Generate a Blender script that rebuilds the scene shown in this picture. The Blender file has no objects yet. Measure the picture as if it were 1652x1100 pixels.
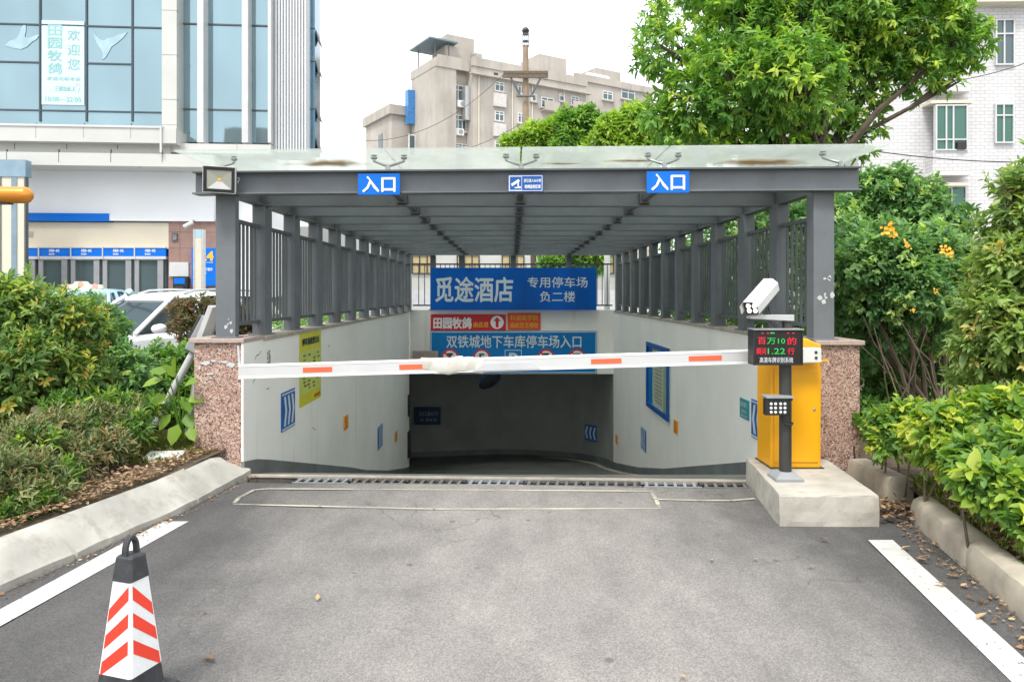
import bpy, bmesh, math, random
import numpy as np
from mathutils import Vector, Matrix
R = math.radians
SC = bpy.context.scene
COL = SC.collection

# ------------------------------------------------------------------ camera, sky, sun, exposure
EYE, FPX, CX, CY = 1.65, 1193.0, 828.0, 472.0
cam = bpy.data.cameras.new("camera"); camo = bpy.data.objects.new("camera", cam); COL.objects.link(camo)
camo.location = (0, 0, EYE); camo.rotation_euler = (R(90), 0, 0)
cam.sensor_width = 36; cam.lens = FPX / 1652 * 36
cam.shift_x = -2 / 1652; cam.shift_y = -78 / 1652
cam.clip_end = 2000
SC.camera = camo

SUN_EL, SUN_AZ = R(58), R(200)
w = bpy.data.worlds.new("World"); SC.world = w; w.use_nodes = True
nt = w.node_tree; bg = nt.nodes["Background"]
sky = nt.nodes.new("ShaderNodeTexSky"); sky.sky_type = 'NISHITA'; sky.sun_disc = False
sky.sun_elevation = SUN_EL; sky.sun_rotation = SUN_AZ; sky.dust_density = 6; sky.air_density = 1.0; sky.ozone_density = 1.0
hs = nt.nodes.new("ShaderNodeHueSaturation"); hs.inputs['Saturation'].default_value = .35
mx = nt.nodes.new("ShaderNodeMix"); mx.data_type = 'RGBA'; mx.inputs[0].default_value = .80
mx.inputs[7].default_value = (11.6, 12.0, 12.3, 1)      # flat cloud cover over the sky
nt.links.new(sky.outputs[0], hs.inputs['Color']); nt.links.new(hs.outputs[0], mx.inputs[6])
nt.links.new(mx.outputs[2], bg.inputs[0]); bg.inputs[1].default_value = .10
sl = bpy.data.lights.new("sun", 'SUN'); sl.energy = 1.9; sl.angle = R(14); sl.color = (1, .96, .9)
so = bpy.data.objects.new("sun", sl); COL.objects.link(so)
so.rotation_euler = (R(90) - SUN_EL, 0, R(180) - SUN_AZ)
SC.view_settings.view_transform = 'Standard'; SC.view_settings.look = 'None'
SC.view_settings.exposure = .78; SC.view_settings.gamma = 1
SC.cycles.max_bounces = 10; SC.cycles.transparent_max_bounces = 24

# ------------------------------------------------------------------ helpers
def P(px, py, d): return Vector(((px - CX) * d / FPX, d, EYE - (py - CY) * d / FPX))
ORG = {}
def tag(o, label=None, cat=None, group=None, kind=None):
    if label: o['label'] = label
    if cat: o['category'] = cat
    if group: o['group'] = group
    if kind: o['kind'] = kind
    return o
def thing(name, label, cat, loc=(0, 0, 0), rz=0, group=None):
    o = bpy.data.objects.new(name, None); COL.objects.link(o)
    o.location = loc; o.rotation_euler = (0, 0, rz); o.empty_display_size = .1
    ORG[o.name] = Vector(loc)
    return tag(o, label, cat, group)
def link(name, me, parent=None, world=True):
    o = bpy.data.objects.new(name, me); COL.objects.link(o)
    if parent is not None:
        o.parent = parent
        org = ORG.get(parent.name, Vector())
        ORG[o.name] = org if world else Vector()
        if world and org.length > 0: me.transform(Matrix.Translation(-org))
    else: ORG[o.name] = Vector()
    return o

class MB:
    def __init__(s): s.v = []; s.f = []; s.m = []
    def add(s, vs, fs, mi=0, M=None):
        b = len(s.v)
        for p in vs:
            p = Vector(p)
            s.v.append(M @ p if M is not None else p)
        for f in fs: s.f.append(tuple(b + i for i in f)); s.m.append(mi)
        return s
    def box(s, a, b, mi=0, M=None):
        x0, y0, z0 = a; x1, y1, z1 = b
        x0, x1 = min(x0, x1), max(x0, x1); y0, y1 = min(y0, y1), max(y0, y1); z0, z1 = min(z0, z1), max(z0, z1)
        vs = [(x0,y0,z0),(x1,y0,z0),(x1,y1,z0),(x0,y1,z0),(x0,y0,z1),(x1,y0,z1),(x1,y1,z1),(x0,y1,z1)]
        return s.add(vs, [(0,3,2,1),(4,5,6,7),(0,1,5,4),(1,2,6,5),(2,3,7,6),(3,0,4,7)], mi, M)
    def ubox(s, o, u, v, n, w, h, t, mi=0):          # box on a frame: o is the lower-left corner, t along n
        o, u, v, n = Vector(o), Vector(u), Vector(v), Vector(n)
        vs = [o, o+u*w, o+u*w+v*h, o+v*h]; vs += [p + n*t for p in vs]
        return s.add(vs, [(3,2,1,0),(4,5,6,7),(0,1,5,4),(1,2,6,5),(2,3,7,6),(3,0,4,7)], mi)
    def poly(s, pts, mi=0): return s.add(pts, [tuple(range(len(pts)))], mi)
    def prism(s, pts, d, mi=0):                        # polygon extruded by the vector d
        n = len(pts); d = Vector(d); pts = [Vector(p) for p in pts]
        vs = pts + [p + d for p in pts]
        fs = [tuple(range(n))[::-1], tuple(range(n, 2*n))] + [(i, (i+1) % n, n+(i+1) % n, n+i) for i in range(n)]
        return s.add(vs, fs, mi)
    def loft(s, rings, mi=0, closed=True, caps=True):
        n = len(rings[0]); vs = [p for r in rings for p in r]; fs = []
        for i in range(len(rings)-1):
            for j in range(n if closed else n-1):
                k = (j+1) % n
                fs.append((i*n+j, i*n+k, (i+1)*n+k, (i+1)*n+j))
        if caps: fs.append(tuple(range(n))[::-1]); fs.append(tuple((len(rings)-1)*n+j for j in range(n)))
        return s.add(vs, fs, mi)
    def tube(s, pts, rad, seg=10, mi=0, caps=True):
        pts = [Vector(p) for p in pts]
        if not hasattr(rad, '__len__'): rad = [rad]*len(pts)
        rings = []; ref = None
        for i, p in enumerate(pts):
            t = (pts[min(i+1, len(pts)-1)] - pts[max(i-1, 0)]).normalized()
            if ref is None: ref = Vector((0,0,1)) if abs(t.z) < .9 else Vector((1,0,0))
            a = t.cross(ref).normalized(); b = a.cross(t).normalized(); ref = b
            rings.append([p + (a*math.cos(q) + b*math.sin(q))*rad[i] for q in [2*math.pi*k/seg for k in range(seg)]])
        return s.loft(rings, mi, True, caps)
    def lathe(s, o, axis, prof, seg=20, mi=0):         # prof: (distance along axis, radius)
        axis = Vector(axis).normalized(); o = Vector(o)
        a = axis.cross(Vector((0,0,1)) if abs(axis.z) < .9 else Vector((1,0,0))).normalized(); b = axis.cross(a)
        rings = [[o + axis*t + (a*math.cos(q)+b*math.sin(q))*max(r, 1e-4) for q in [2*math.pi*k/seg for k in range(seg)]] for t, r in prof]
        return s.loft(rings, mi)
    def build(s, name, mats, parent=None, bevel=0, smooth=False, world=True, seg=2):
        me = bpy.data.meshes.new(name); me.from_pydata([tuple(p) for p in s.v], [], s.f)
        if not isinstance(mats, (list, tuple)): mats = [mats]
        for m in mats: me.materials.append(m)
        me.polygons.foreach_set('material_index', s.m)
        bm = bmesh.new(); bm.from_mesh(me)
        bmesh.ops.recalc_face_normals(bm, faces=bm.faces)
        if bevel: bmesh.ops.bevel(bm, geom=[e for e in bm.edges if len(e.link_faces) == 2 and e.calc_face_angle(0) > .5], offset=bevel, segments=seg, affect='EDGES', profile=.6, clamp_overlap=True)
        bm.to_mesh(me); bm.free()
        if smooth:
            me.polygons.foreach_set('use_smooth', [True]*len(me.polygons))
            try: me.set_sharp_from_angle(angle=R(38))
            except Exception: pass
        return link(name, me, parent, world)

def text(body, c, u, v, w, h, m, parent, name='lettering', bold=.012, eps=.003, fit=True, world=True, align='CENTER'):
    c, u, v = Vector(c), Vector(u).normalized(), Vector(v).normalized(); n = u.cross(v)
    cu = bpy.data.curves.new('lettering', 'FONT'); cu.body = body; cu.resolution_u = 2; cu.align_x = align
    cu.space_line = .95
    o = bpy.data.objects.new('lettering', cu); COL.objects.link(o)
    bpy.context.view_layer.update()
    me = bpy.data.meshes.new_from_object(o.evaluated_get(bpy.context.evaluated_depsgraph_get()))
    bpy.data.objects.remove(o); bpy.data.curves.remove(cu)
    co = np.zeros(len(me.vertices)*3); me.vertices.foreach_get('co', co); co = co.reshape(-1, 3)
    lo, hi = co.min(0), co.max(0); ce = (lo+hi)/2; sz = np.maximum(hi-lo, 1e-6)
    sx, sy = w/sz[0], h/sz[1]
    if not fit: sx = sy = min(sx, sy)
    # heavier strokes: the glyphs once more, shifted a little and each a hair prouder than the last
    bb = bold*.75; shifts = [(0, 0)] + ([(-bb, 0), (bb, 0), (0, -bb), (0, bb)] if bold > .004 else [])
    kk = 1/(1+2*bb/max(sz[0], sz[1]))
    nv = len(co); faces = [tuple(p.vertices) for p in me.polygons]; vs, fs = [], []
    for q, (dx, dy) in enumerate(shifts):
        for x, y, _ in co: vs.append(c + u*((x-ce[0]+dx)*sx*kk) + v*((y-ce[1]+dy)*sy*kk) + n*(eps+q*.0004))
        fs += [tuple(i+q*nv for i in f) for f in faces]
    bpy.data.meshes.remove(me); me = bpy.data.meshes.new('lettering'); me.from_pydata([tuple(p) for p in vs], [], fs)
    me.materials.clear(); me.materials.append(m)
    return link(name, me, parent, world)

# ------------------------------------------------------------------ materials
def nmat(name):
    m = bpy.data.materials.new(name); m.use_nodes = True
    t = m.node_tree; return m, t, t.nodes["Principled BSDF"], t.nodes["Material Output"]
def N(t, typ, **k):
    n = t.nodes.new(typ)
    for a, b in k.items():
        if hasattr(n, a): setattr(n, a, b)
        else: n.inputs[a.replace('_', ' ')].default_value = b
    return n
def ramp(t, src, stops):
    r = t.nodes.new("ShaderNodeValToRGB"); e = r.color_ramp.elements
    while len(e) < len(stops): e.new(.5)
    for q, (p, c) in zip(e, stops): q.position = p; q.color = (*c, 1) if len(c) == 3 else c
    t.links.new(src, r.inputs[0]); return r.outputs[0]
def pos(t, scale=(1, 1, 1)):
    g = t.nodes.new("ShaderNodeNewGeometry"); mp = t.nodes.new("ShaderNodeMapping"); mp.inputs['Scale'].default_value = scale
    t.links.new(g.outputs['Position'], mp.inputs[0]); return mp.outputs[0]
def noise(t, vec, scale, detail=4, rough=.55):
    n = N(t, "ShaderNodeTexNoise"); n.inputs['Scale'].default_value = scale; n.inputs['Detail'].default_value = detail
    n.inputs['Roughness'].default_value = rough; t.links.new(vec, n.inputs['Vector']); return n.outputs[0]
def mixc(t, f, a, b, mode='MIX'):
    x = t.nodes.new("ShaderNodeMix"); x.data_type = 'RGBA'; x.blend_type = mode
    for s, val in ((x.inputs[0], f), (x.inputs[6], a), (x.inputs[7], b)):
        if isinstance(val, (int, float)): s.default_value = val
        elif isinstance(val, tuple): s.default_value = (*val, 1) if len(val) == 3 else val
        else: t.links.new(val, s)
    return x.outputs[2]
def bumpn(t, bs, h, strength=.3, dist=.01):
    b = t.nodes.new("ShaderNodeBump"); b.inputs['Strength'].default_value = strength; b.inputs['Distance'].default_value = dist
    t.links.new(h, b.inputs['Height']); t.links.new(b.outputs[0], bs.inputs['Normal'])
def sc(c, k): return tuple(min(1, max(0, x*k)) for x in c)
def mat(name, col, rough=.55, metal=0, var=.12, scale=3, bump=0, bscale=60, dirt=0, dirtc=(.12, .1, .08), stretch=(1, 1, 1), spec=.5):
    m, t, b, o = nmat(name)
    p = pos(t, stretch); n = noise(t, p, scale, 5)
    c = ramp(t, n, [(.3, sc(col, 1-var)), (.7, sc(col, 1+var))])
    if dirt:
        n2 = noise(t, pos(t), scale*2.3, 6, .65)
        f = ramp(t, n2, [(.52, (0, 0, 0)), (.78, (dirt,)*3)])
        c = mixc(t, f, c, dirtc)
    t.links.new(c, b.inputs['Base Color'])
    b.inputs['Roughness'].default_value = rough; b.inputs['Metallic'].default_value = metal; b.inputs['Specular IOR Level'].default_value = spec
    if rough > .15:
        rr = ramp(t, noise(t, pos(t), scale*1.7, 4), [(.3, (max(0, rough-.08),)*3), (.7, (min(1, rough+.1),)*3)])
        t.links.new(rr, b.inputs['Roughness'])
    if bump: bumpn(t, b, noise(t, pos(t), bscale, 3), bump, .004)
    return m
def emis(name, col, s=1.0):
    m, t, b, o = nmat(name); b.inputs['Base Color'].default_value = (*sc(col, .3), 1)
    b.inputs['Emission Color'].default_value = (*col, 1); b.inputs['Emission Strength'].default_value = s; return m
M = {}
M['steel'] = mat('grey_steel', (.135, .150, .165), .45, 0, .13, 2.5, .05, 90, .38, (.115, .10, .085))
M['steel_dark'] = mat('dark_grey_steel', (.085, .095, .10), .5, 0, .12, 3, .05, 80)
M['granite_cap'] = mat('pink_granite_cap', (.42, .33, .29), .45, 0, .15, 30)
M['concrete'] = mat('pale_concrete', (.44, .415, .365), .85, 0, .24, 3.2, .45, 50, .7, (.24, .205, .155))
M['kerb'] = mat('kerb_concrete', (.37, .33, .265), .88, 0, .26, 3.5, .5, 45, .6, (.22, .18, .13))
M['kerb_pale'] = mat('smooth_pale_kerb_concrete', (.40, .385, .35), .85, 0, .26, 2.6, .5, 40, .8, (.20, .18, .145))
M['skirt'] = mat('grey_skirting_paint', (.16, .175, .175), .6, 0, .2, 2)
M['beigeledge'] = mat('beige_ledge', (.38, .34, .28), .8, 0, .2, 5, .2, 40, .4)
M['white'] = mat('white_paint', (.56, .565, .565), .35, 0, .05, 3)
M['whitedirty'] = mat('worn_white_paint', (.70, .70, .68), .5, 0, .08, 6, 0, 40, .35, (.42, .38, .3))
M['orange'] = mat('orange_paint', (.80, .13, .055), .45, 0, .05, 5)
M['yellow'] = mat('amber_cabinet_paint', (.86, .40, .006), .35, 0, .05, 1.5, 0, 40, .12, (.5, .25, .03))
M['black'] = mat('black_plastic', (.018, .018, .02), .4, 0, .2, 8)
M['rubber'] = mat('grey_black_rubber', (.035, .037, .042), .6, 0, .3, 14, .2, 60, .35, (.12, .115, .11))
M['polegrey'] = mat('charcoal_pole', (.05, .05, .048), .4, .2, .15, 5)
M['red'] = mat('cone_red', (.76, .05, .025), .4, 0, .06, 8)
M['reflwhite'] = mat('reflective_white', (.74, .76, .77), .3, 0, .04, 12, 0, 40, .2, (.5, .49, .47))
M['blue'] = mat('sign_blue', (.002, .145, .62), .4, 0, .05, 3, spec=.25)
M['blue_d'] = mat('deep_blue_sign', (.004, .085, .34), .35, 0, .18, 1.2)
M['blue_b'] = mat('banner_blue', (.001, .10, .46), .4, 0, .25, 1.1, .08, 3, stretch=(1, 1, .35), spec=.2)
M['blue_m'] = mat('road_sign_blue', (.002, .18, .50), .4, 0, .12, 1.3, spec=.25)
M['blue_chev'] = mat('chevron_blue', (.014, .11, .37), .4, 0, .1, 4)
M['white_s'] = mat('sign_white', (.80, .82, .84), .45, 0, .03, 5)
M['white_l'] = mat('pale_blue_white', (.58, .68, .74), .4, 0, .04, 5)
M['redsign'] = mat('sign_red', (.62, .012, .018), .4, 0, .08, 3)
M['redorange'] = mat('sign_orange_red', (.72, .07, .012), .4, 0, .08, 3)
M['amber'] = mat('amber_letters', (.85, .45, .04), .45, 0, .05, 3)
M['yellowsign'] = mat('yellow_notice', (.62, .60, .03), .45, 0, .06, 3)
M['yellowgreen'] = mat('pale_yellow_green', (.58, .64, .14), .45, 0, .05, 4)
M['ink'] = mat('dark_ink', (.03, .04, .05), .6, 0, .1, 4)
M['reflector'] = mat('amber_reflector', (.80, .30, .02), .3, 0, .12, 20)
M['teal'] = mat('teal_sign', (.015, .30, .33), .4, 0, .1, 5)
M['paper'] = mat('pale_green_paper', (.50, .56, .40), .5, 0, .08, 6)
M['grey'] = mat('mid_grey', (.28, .29, .30), .5, 0, .1, 4)
M['lightgrey'] = mat('light_grey', (.52, .53, .54), .45, 0, .08, 4)
M['bark'] = mat('bark', (.085, .065, .045), .9, 0, .35, 9, .8, 40)
M['twig'] = mat('twig_bark', (.13, .10, .07), .9, 0, .3, 12)
M['cream'] = mat('cream_wall', (.62, .56, .45), .7, 0, .05, 1)
M['cable'] = mat('black_cable', (.03, .03, .03), .6)
M['steelwhite'] = mat('galvanised', (.45, .46, .46), .35, .6, .1, 10)
M['aluminium'] = mat('aluminium', (.55, .56, .57), .35, .5, .08, 6)

def road_mat():
    m, t, b, o = nmat('worn_asphalt'); p = pos(t)
    v = N(t, "ShaderNodeTexVoronoi"); v.inputs['Scale'].default_value = 140; t.links.new(p, v.inputs['Vector'])
    sp = ramp(t, v.outputs['Color'], [(.12, (.120, .117, .115)), (.5, (.158, .154, .151)), (.92, (.215, .209, .204))])
    n1 = noise(t, pos(t, (1.0, .55, 1)), .8, 5, .6)
    sep = N(t, "ShaderNodeSeparateXYZ"); t.links.new(p, sep.inputs[0])
    wob = N(t, "ShaderNodeMath", operation='MULTIPLY_ADD'); t.links.new(n1, wob.inputs[0]); wob.inputs[1].default_value = 2.4; wob.inputs[2].default_value = -1.3
    ax = N(t, "ShaderNodeMath", operation='ADD'); t.links.new(sep.outputs[0], ax.inputs[0]); t.links.new(wob.outputs[0], ax.inputs[1])
    ab = N(t, "ShaderNodeMath", operation='ABSOLUTE'); t.links.new(ax.outputs[0], ab.inputs[0])
    wear = ramp(t, ab.outputs[0], [(.2, (1.5, 1.44, 1.40)), (.52, (1.16, 1.13, 1.11)), (.9, (.50, .50, .51))])
    wear_n = wear.node; wear_n.color_ramp.interpolation = 'EASE'
    mp = N(t, "ShaderNodeMapRange"); mp.inputs['From Max'].default_value = 2.5; t.links.new(ab.outputs[0], mp.inputs[0]); t.links.new(mp.outputs[0], wear_n.inputs[0])
    c = mixc(t, 1.0, sp, wear, 'MULTIPLY')
    n2 = noise(t, pos(t, (1.3, .8, 1)), 2.2, 6, .6)
    c = mixc(t, 1.0, c, ramp(t, n2, [(.3, (.80, .80, .80)), (.7, (1.14, 1.13, 1.12))]), 'MULTIPLY')
    # oil drips
    v2 = N(t, "ShaderNodeTexVoronoi"); v2.inputs['Scale'].default_value = 3.1; t.links.new(pos(t, (1, .9, 1)), v2.inputs['Vector'])
    dr = ramp(t, v2.outputs['Distance'], [(.05, (1, 1, 1)), (.085, (0, 0, 0))])
    msk = ramp(t, noise(t, pos(t), .9, 2), [(.46, (0, 0, 0)), (.54, (.6, .6, .6))])
    f = mixc(t, 1.0, dr, msk, 'MULTIPLY')
    c = mixc(t, f, c, (.07, .06, .05))
    # faint hairline cracks, broken up by noise
    wp = N(t, "ShaderNodeVectorMath", operation='MULTIPLY_ADD'); nz = N(t, "ShaderNodeTexNoise"); nz.inputs['Scale'].default_value = 2.2; nz.inputs['Detail'].default_value = 5
    t.links.new(p, nz.inputs['Vector']); t.links.new(nz.outputs['Color'], wp.inputs[0]); wp.inputs[1].default_value = (.8, .8, 0); t.links.new(p, wp.inputs[2])
    v3 = N(t, "ShaderNodeTexVoronoi", feature='DISTANCE_TO_EDGE'); v3.inputs['Scale'].default_value = .55; t.links.new(wp.outputs[0], v3.inputs['Vector'])
    ck = ramp(t, v3.outputs['Distance'], [(.0, (1, 1, 1)), (.005, (0, 0, 0))])
    ck = mixc(t, 1.0, ck, ramp(t, noise(t, p, .7, 3), [(.48, (0, 0, 0)), (.58, (.5, .5, .5))]), 'MULTIPLY')
    c = mixc(t, ck, c, (.06, .057, .053))
    # tyre sweep marks running down to the ramp
    tw = noise(t, pos(t, (3.2, .5, 1)), 1.0, 5, .6)
    c = mixc(t, 1.0, c, ramp(t, tw, [(.36, (.91, .91, .915)), (.5, (1, 1, 1)), (.66, (1.03, 1.03, 1.025))]), 'MULTIPLY')
    t.links.new(c, b.inputs['Base Color']); b.inputs['Roughness'].default_value = .85
    bumpn(t, b, v.outputs['Distance'], .5, .006)
    return m
M['road'] = road_mat()
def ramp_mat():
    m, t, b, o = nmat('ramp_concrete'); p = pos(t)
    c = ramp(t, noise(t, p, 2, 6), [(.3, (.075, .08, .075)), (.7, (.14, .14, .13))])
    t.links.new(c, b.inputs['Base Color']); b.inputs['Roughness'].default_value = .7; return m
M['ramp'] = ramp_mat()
def granite():
    m, t, b, o = nmat('pink_granite'); p = pos(t)
    v = N(t, "ShaderNodeTexVoronoi"); v.inputs['Scale'].default_value = 105; t.links.new(p, v.inputs['Vector'])
    sep = N(t, "ShaderNodeSeparateColor"); t.links.new(v.outputs['Color'], sep.inputs[0])
    c = ramp(t, sep.outputs[0], [(.06, (.07, .055, .05)), (.2, (.27, .16, .125)), (.5, (.42, .25, .20)), (.75, (.50, .36, .30)), (.93, (.60, .52, .47))])
    c = mixc(t, 1.0, c, ramp(t, noise(t, p, 3, 4), [(.3, (.85, .82, .8)), (.7, (1.1, 1.08, 1.05))]), 'MULTIPLY')
    t.links.new(c, b.inputs['Base Color']); b.inputs['Roughness'].default_value = .5; return m
M['granite'] = granite()
def wallmat():
    m, t, b, o = nmat('white_render'); 
    c0 = ramp(t, noise(t, pos(t), 1.2, 6, .6), [(.3, (.81, .80, .755)), (.7, (.89, .88, .84))])
    st = noise(t, pos(t, (5, 5, .3)), 1.1, 6, .62)
    f = ramp(t, st, [(.60, (0, 0, 0)), (.78, (.36, .36, .36))])
    c = mixc(t, f, c0, (.40, .375, .31))
    sp = noise(t, pos(t), 9, 6, .7)
    c = mixc(t, ramp(t, sp, [(.66, (0, 0, 0)), (.74, (.35, .35, .35))]), c, (.36, .34, .31))
    t.links.new(c, b.inputs['Base Color']); b.inputs['Roughness'].default_value = .7
    bumpn(t, b, noise(t, pos(t), 14, 4), .15, .006); return m
M['wall'] = wallmat()
def glassroof():
    m, t, b, o = nmat('dusty_roof_glass'); p = pos(t)
    tr = N(t, "ShaderNodeBsdfTransparent"); tr.inputs[0].default_value = (.88, .92, .89, 1)
    df = N(t, "ShaderNodeBsdfDiffuse"); tl = N(t, "ShaderNodeBsdfTranslucent"); gl = N(t, "ShaderNodeBsdfGlossy"); gl.inputs['Roughness'].default_value = .08
    col = ramp(t, noise(t, pos(t, (1.2, .5, 1)), 1.6, 6, .65), [(.3, (.64, .685, .66)), (.7, (.83, .85, .825))])
    # brown puddle stains near the front corners
    st = None
    for (sx, sy, rx, ry) in ((-1.75, 7.1, .85, .42), (2.35, 7.05, .95, .42), (1.15, 6.95, .6, .16), (.5, 7.1, .4, .1)):
        mp = N(t, "ShaderNodeMapping"); mp.inputs['Location'].default_value = (-sx/rx, -sy/ry, 0); mp.inputs['Scale'].default_value = (1/rx, 1/ry, 0)
        g = N(t, "ShaderNodeNewGeometry"); t.links.new(g.outputs['Position'], mp.inputs[0])
        ln = N(t, "ShaderNodeVectorMath", operation='LENGTH'); t.links.new(mp.outputs[0], ln.inputs[0])
        ad = N(t, "ShaderNodeMath", operation='MULTIPLY_ADD'); t.links.new(noise(t, pos(t), 5, 5), ad.inputs[0]); ad.inputs[1].default_value = .9; t.links.new(ln.outputs['Value'], ad.inputs[2])
        k = ramp(t, ad.outputs[0], [(.62, (1, 1, 1)), (.8, (.55, .55, .55)), (1.0, (0, 0, 0))])
        st = k if st is None else mixc(t, 1.0, st, k, 'LIGHTEN')
    col = mixc(t, st, col, (.34, .25, .15))
    for q in (df, tl): t.links.new(col, q.inputs[0])
    m1 = N(t, "ShaderNodeMixShader"); m1.inputs[0].default_value = .62; t.links.new(df.outputs[0], m1.inputs[1]); t.links.new(tl.outputs[0], m1.inputs[2])
    m2 = N(t, "ShaderNodeMixShader"); t.links.new(tr.outputs[0], m2.inputs[1]); t.links.new(m1.outputs[0], m2.inputs[2])
    fac = ramp(t, noise(t, pos(t, (1, .6, 1)), 2.1, 5), [(.3, (.34,)*3), (.7, (.52,)*3)])
    fac = mixc(t, st, fac, (.85, .85, .85)); t.links.new(fac, m2.inputs[0])
    m3 = N(t, "ShaderNodeMixShader"); m3.inputs[0].default_value = .05; t.links.new(m2.outputs[0], m3.inputs[1]); t.links.new(gl.outputs[0], m3.inputs[2])
    t.links.new(m3.outputs[0], o.inputs['Surface']); return m
M['glassroof'] = glassroof()
def curtain(name, col, rough=.03, spec=1.0, metal=.55):
    m, t, b, o = nmat(name)
    c = ramp(t, noise(t, pos(t, (1, 1, .5)), .5, 2), [(.3, sc(col, .88)), (.7, sc(col, 1.12))])
    t.links.new(c, b.inputs['Base Color']); b.inputs['Roughness'].default_value = rough; b.inputs['Metallic'].default_value = metal
    bumpn(t, b, noise(t, pos(t), .7, 2), .08, .05)
    return m
M['curtain'] = curtain('blue_curtain_glass', (.26, .37, .415), .03, 1, .8)
M['pane'] = curtain('window_pane', (.10, .14, .15), .05, 1, .3)
M['pane_g'] = curtain('green_window_pane', (.07, .16, .13), .06, 1, .3)
M['carglass'] = curtain('car_glass', (.05, .065, .07), .04, 1, .25)
M['carpaint'] = mat('white_car_paint', (.74, .75, .77), .2, 0, .03, 2)
M['taxipaint'] = mat('pale_blue_taxi_paint', (.36, .55, .62), .25, 0, .04, 2)
M['tyre'] = mat('tyre_rubber', (.02, .02, .02), .8)
def tilewall():
    m, t, b, o = nmat('white_wall_tiles')
    br = N(t, "ShaderNodeTexBrick"); br.inputs['Scale'].default_value = 1.0; br.inputs['Brick Width'].default_value = .30; br.inputs['Row Height'].default_value = .125
    br.inputs['Mortar Size'].default_value = .008; br.inputs['Color1'].default_value = (.58, .57, .58, 1); br.inputs['Color2'].default_value = (.65, .64, .65, 1); br.inputs['Mortar'].default_value = (.36, .36, .37, 1)
    g = N(t, "ShaderNodeNewGeometry"); s = N(t, "ShaderNodeSeparateXYZ"); c = N(t, "ShaderNodeCombineXYZ")
    a = N(t, "ShaderNodeMath", operation='ADD'); t.links.new(g.outputs['Position'], s.inputs[0]); t.links.new(s.outputs[0], a.inputs[0]); t.links.new(s.outputs[1], a.inputs[1])
    t.links.new(a.outputs[0], c.inputs[0]); t.links.new(s.outputs[2], c.inputs[1]); t.links.new(c.outputs[0], br.inputs['Vector'])
    n = noise(t, pos(t, (1, 1, .25)), .9, 5)
    col = mixc(t, 1.0, br.outputs[0], ramp(t, n, [(.3, (.86, .85, .84)), (.7, (1.05, 1.05, 1.05))]), 'MULTIPLY')
    t.links.new(col, b.inputs['Base Color']); b.inputs['Roughness'].default_value = .4; return m
M['tilewall'] = tilewall()
def apart():
    m, t, b, o = nmat('weathered_beige_render')
    c = ramp(t, noise(t, pos(t), .35, 6, .6), [(.3, (.35, .315, .275)), (.7, (.47, .43, .385))])
    s = noise(t, pos(t, (1, 1, .16)), .9, 5, .65)
    c = mixc(t, ramp(t, s, [(.5, (0, 0, 0)), (.75, (.5, .5, .5))]), c, (.20, .19, .18))
    t.links.new(c, b.inputs['Base Color']); b.inputs['Roughness'].default_value = .85; return m
M['apart'] = apart()
M['brown_tile'] = mat('brown_pink_stone', (.30, .185, .155), .5, 0, .15, 3)
M['wall_dim'] = mat('shade_darkened_tunnel_wall', (.29, .305, .285), .75, 0, .12, 1.5)  # tunnel shade put into the colour: walls and slab darkened
def soilm():
    m, t, b, o = nmat('soil'); c = ramp(t, noise(t, pos(t), 7, 8, .7), [(.3, (.045, .032, .02)), (.55, (.10, .075, .045)), (.75, (.16, .12, .075))])
    t.links.new(c, b.inputs['Base Color']); b.inputs['Roughness'].default_value = .95; bumpn(t, b, noise(t, pos(t), 20, 6), .8, .03); return m
M['soil'] = soilm()
M['pave'] = mat('grey_paving', (.30, .30, .29), .85, 0, .15, 1.2)
def linepaint():
    m, t, b, o = nmat('worn_line_paint')
    c = ramp(t, noise(t, pos(t), 5, 6, .65), [(.3, (.44, .425, .40)), (.7, (.62, .61, .59))])
    n = noise(t, pos(t), 26, 6, .75)
    a = ramp(t, n, [(.33, (0, 0, 0)), (.41, (1, 1, 1))])
    t.links.new(c, b.inputs['Base Color']); t.links.new(a, b.inputs['Alpha']); b.inputs['Roughness'].default_value = .7; return m
M['line'] = linepaint()
def loopseal():
    m, t, b, o = nmat('worn_pale_sealant')
    b.inputs['Base Color'].default_value = (.55, .51, .42, 1); b.inputs['Roughness'].default_value = .8
    a = ramp(t, noise(t, pos(t, (.55, 1.2, 1)), 1.9, 6, .65), [(.38, (.14,)*3), (.56, (.92,)*3)])
    t.links.new(a, b.inputs['Alpha']); return m
M['seal'] = loopseal()
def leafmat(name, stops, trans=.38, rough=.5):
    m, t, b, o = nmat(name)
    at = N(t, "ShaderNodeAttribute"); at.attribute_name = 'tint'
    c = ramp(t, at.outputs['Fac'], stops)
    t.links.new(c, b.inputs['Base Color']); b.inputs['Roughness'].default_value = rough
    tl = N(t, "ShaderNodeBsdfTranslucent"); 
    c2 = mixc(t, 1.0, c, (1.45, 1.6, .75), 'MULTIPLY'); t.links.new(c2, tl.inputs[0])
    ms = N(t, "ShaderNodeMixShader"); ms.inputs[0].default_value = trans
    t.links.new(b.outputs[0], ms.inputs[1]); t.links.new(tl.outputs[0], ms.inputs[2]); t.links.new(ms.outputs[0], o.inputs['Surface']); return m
M['leaf'] = leafmat('glossy_green_leaves', [(0, (0.050, 0.129, 0.030)), (.45, (0.131, 0.283, 0.057)), (.8, (0.261, 0.430, 0.074)), (1, (0.489, 0.584, 0.094))])
M['leaf_lime'] = leafmat('lime_leaves', [(0, (0.149, 0.272, 0.046)), (.5, (0.272, 0.424, 0.062)), (1, (0.471, 0.554, 0.094))], .38)
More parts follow.
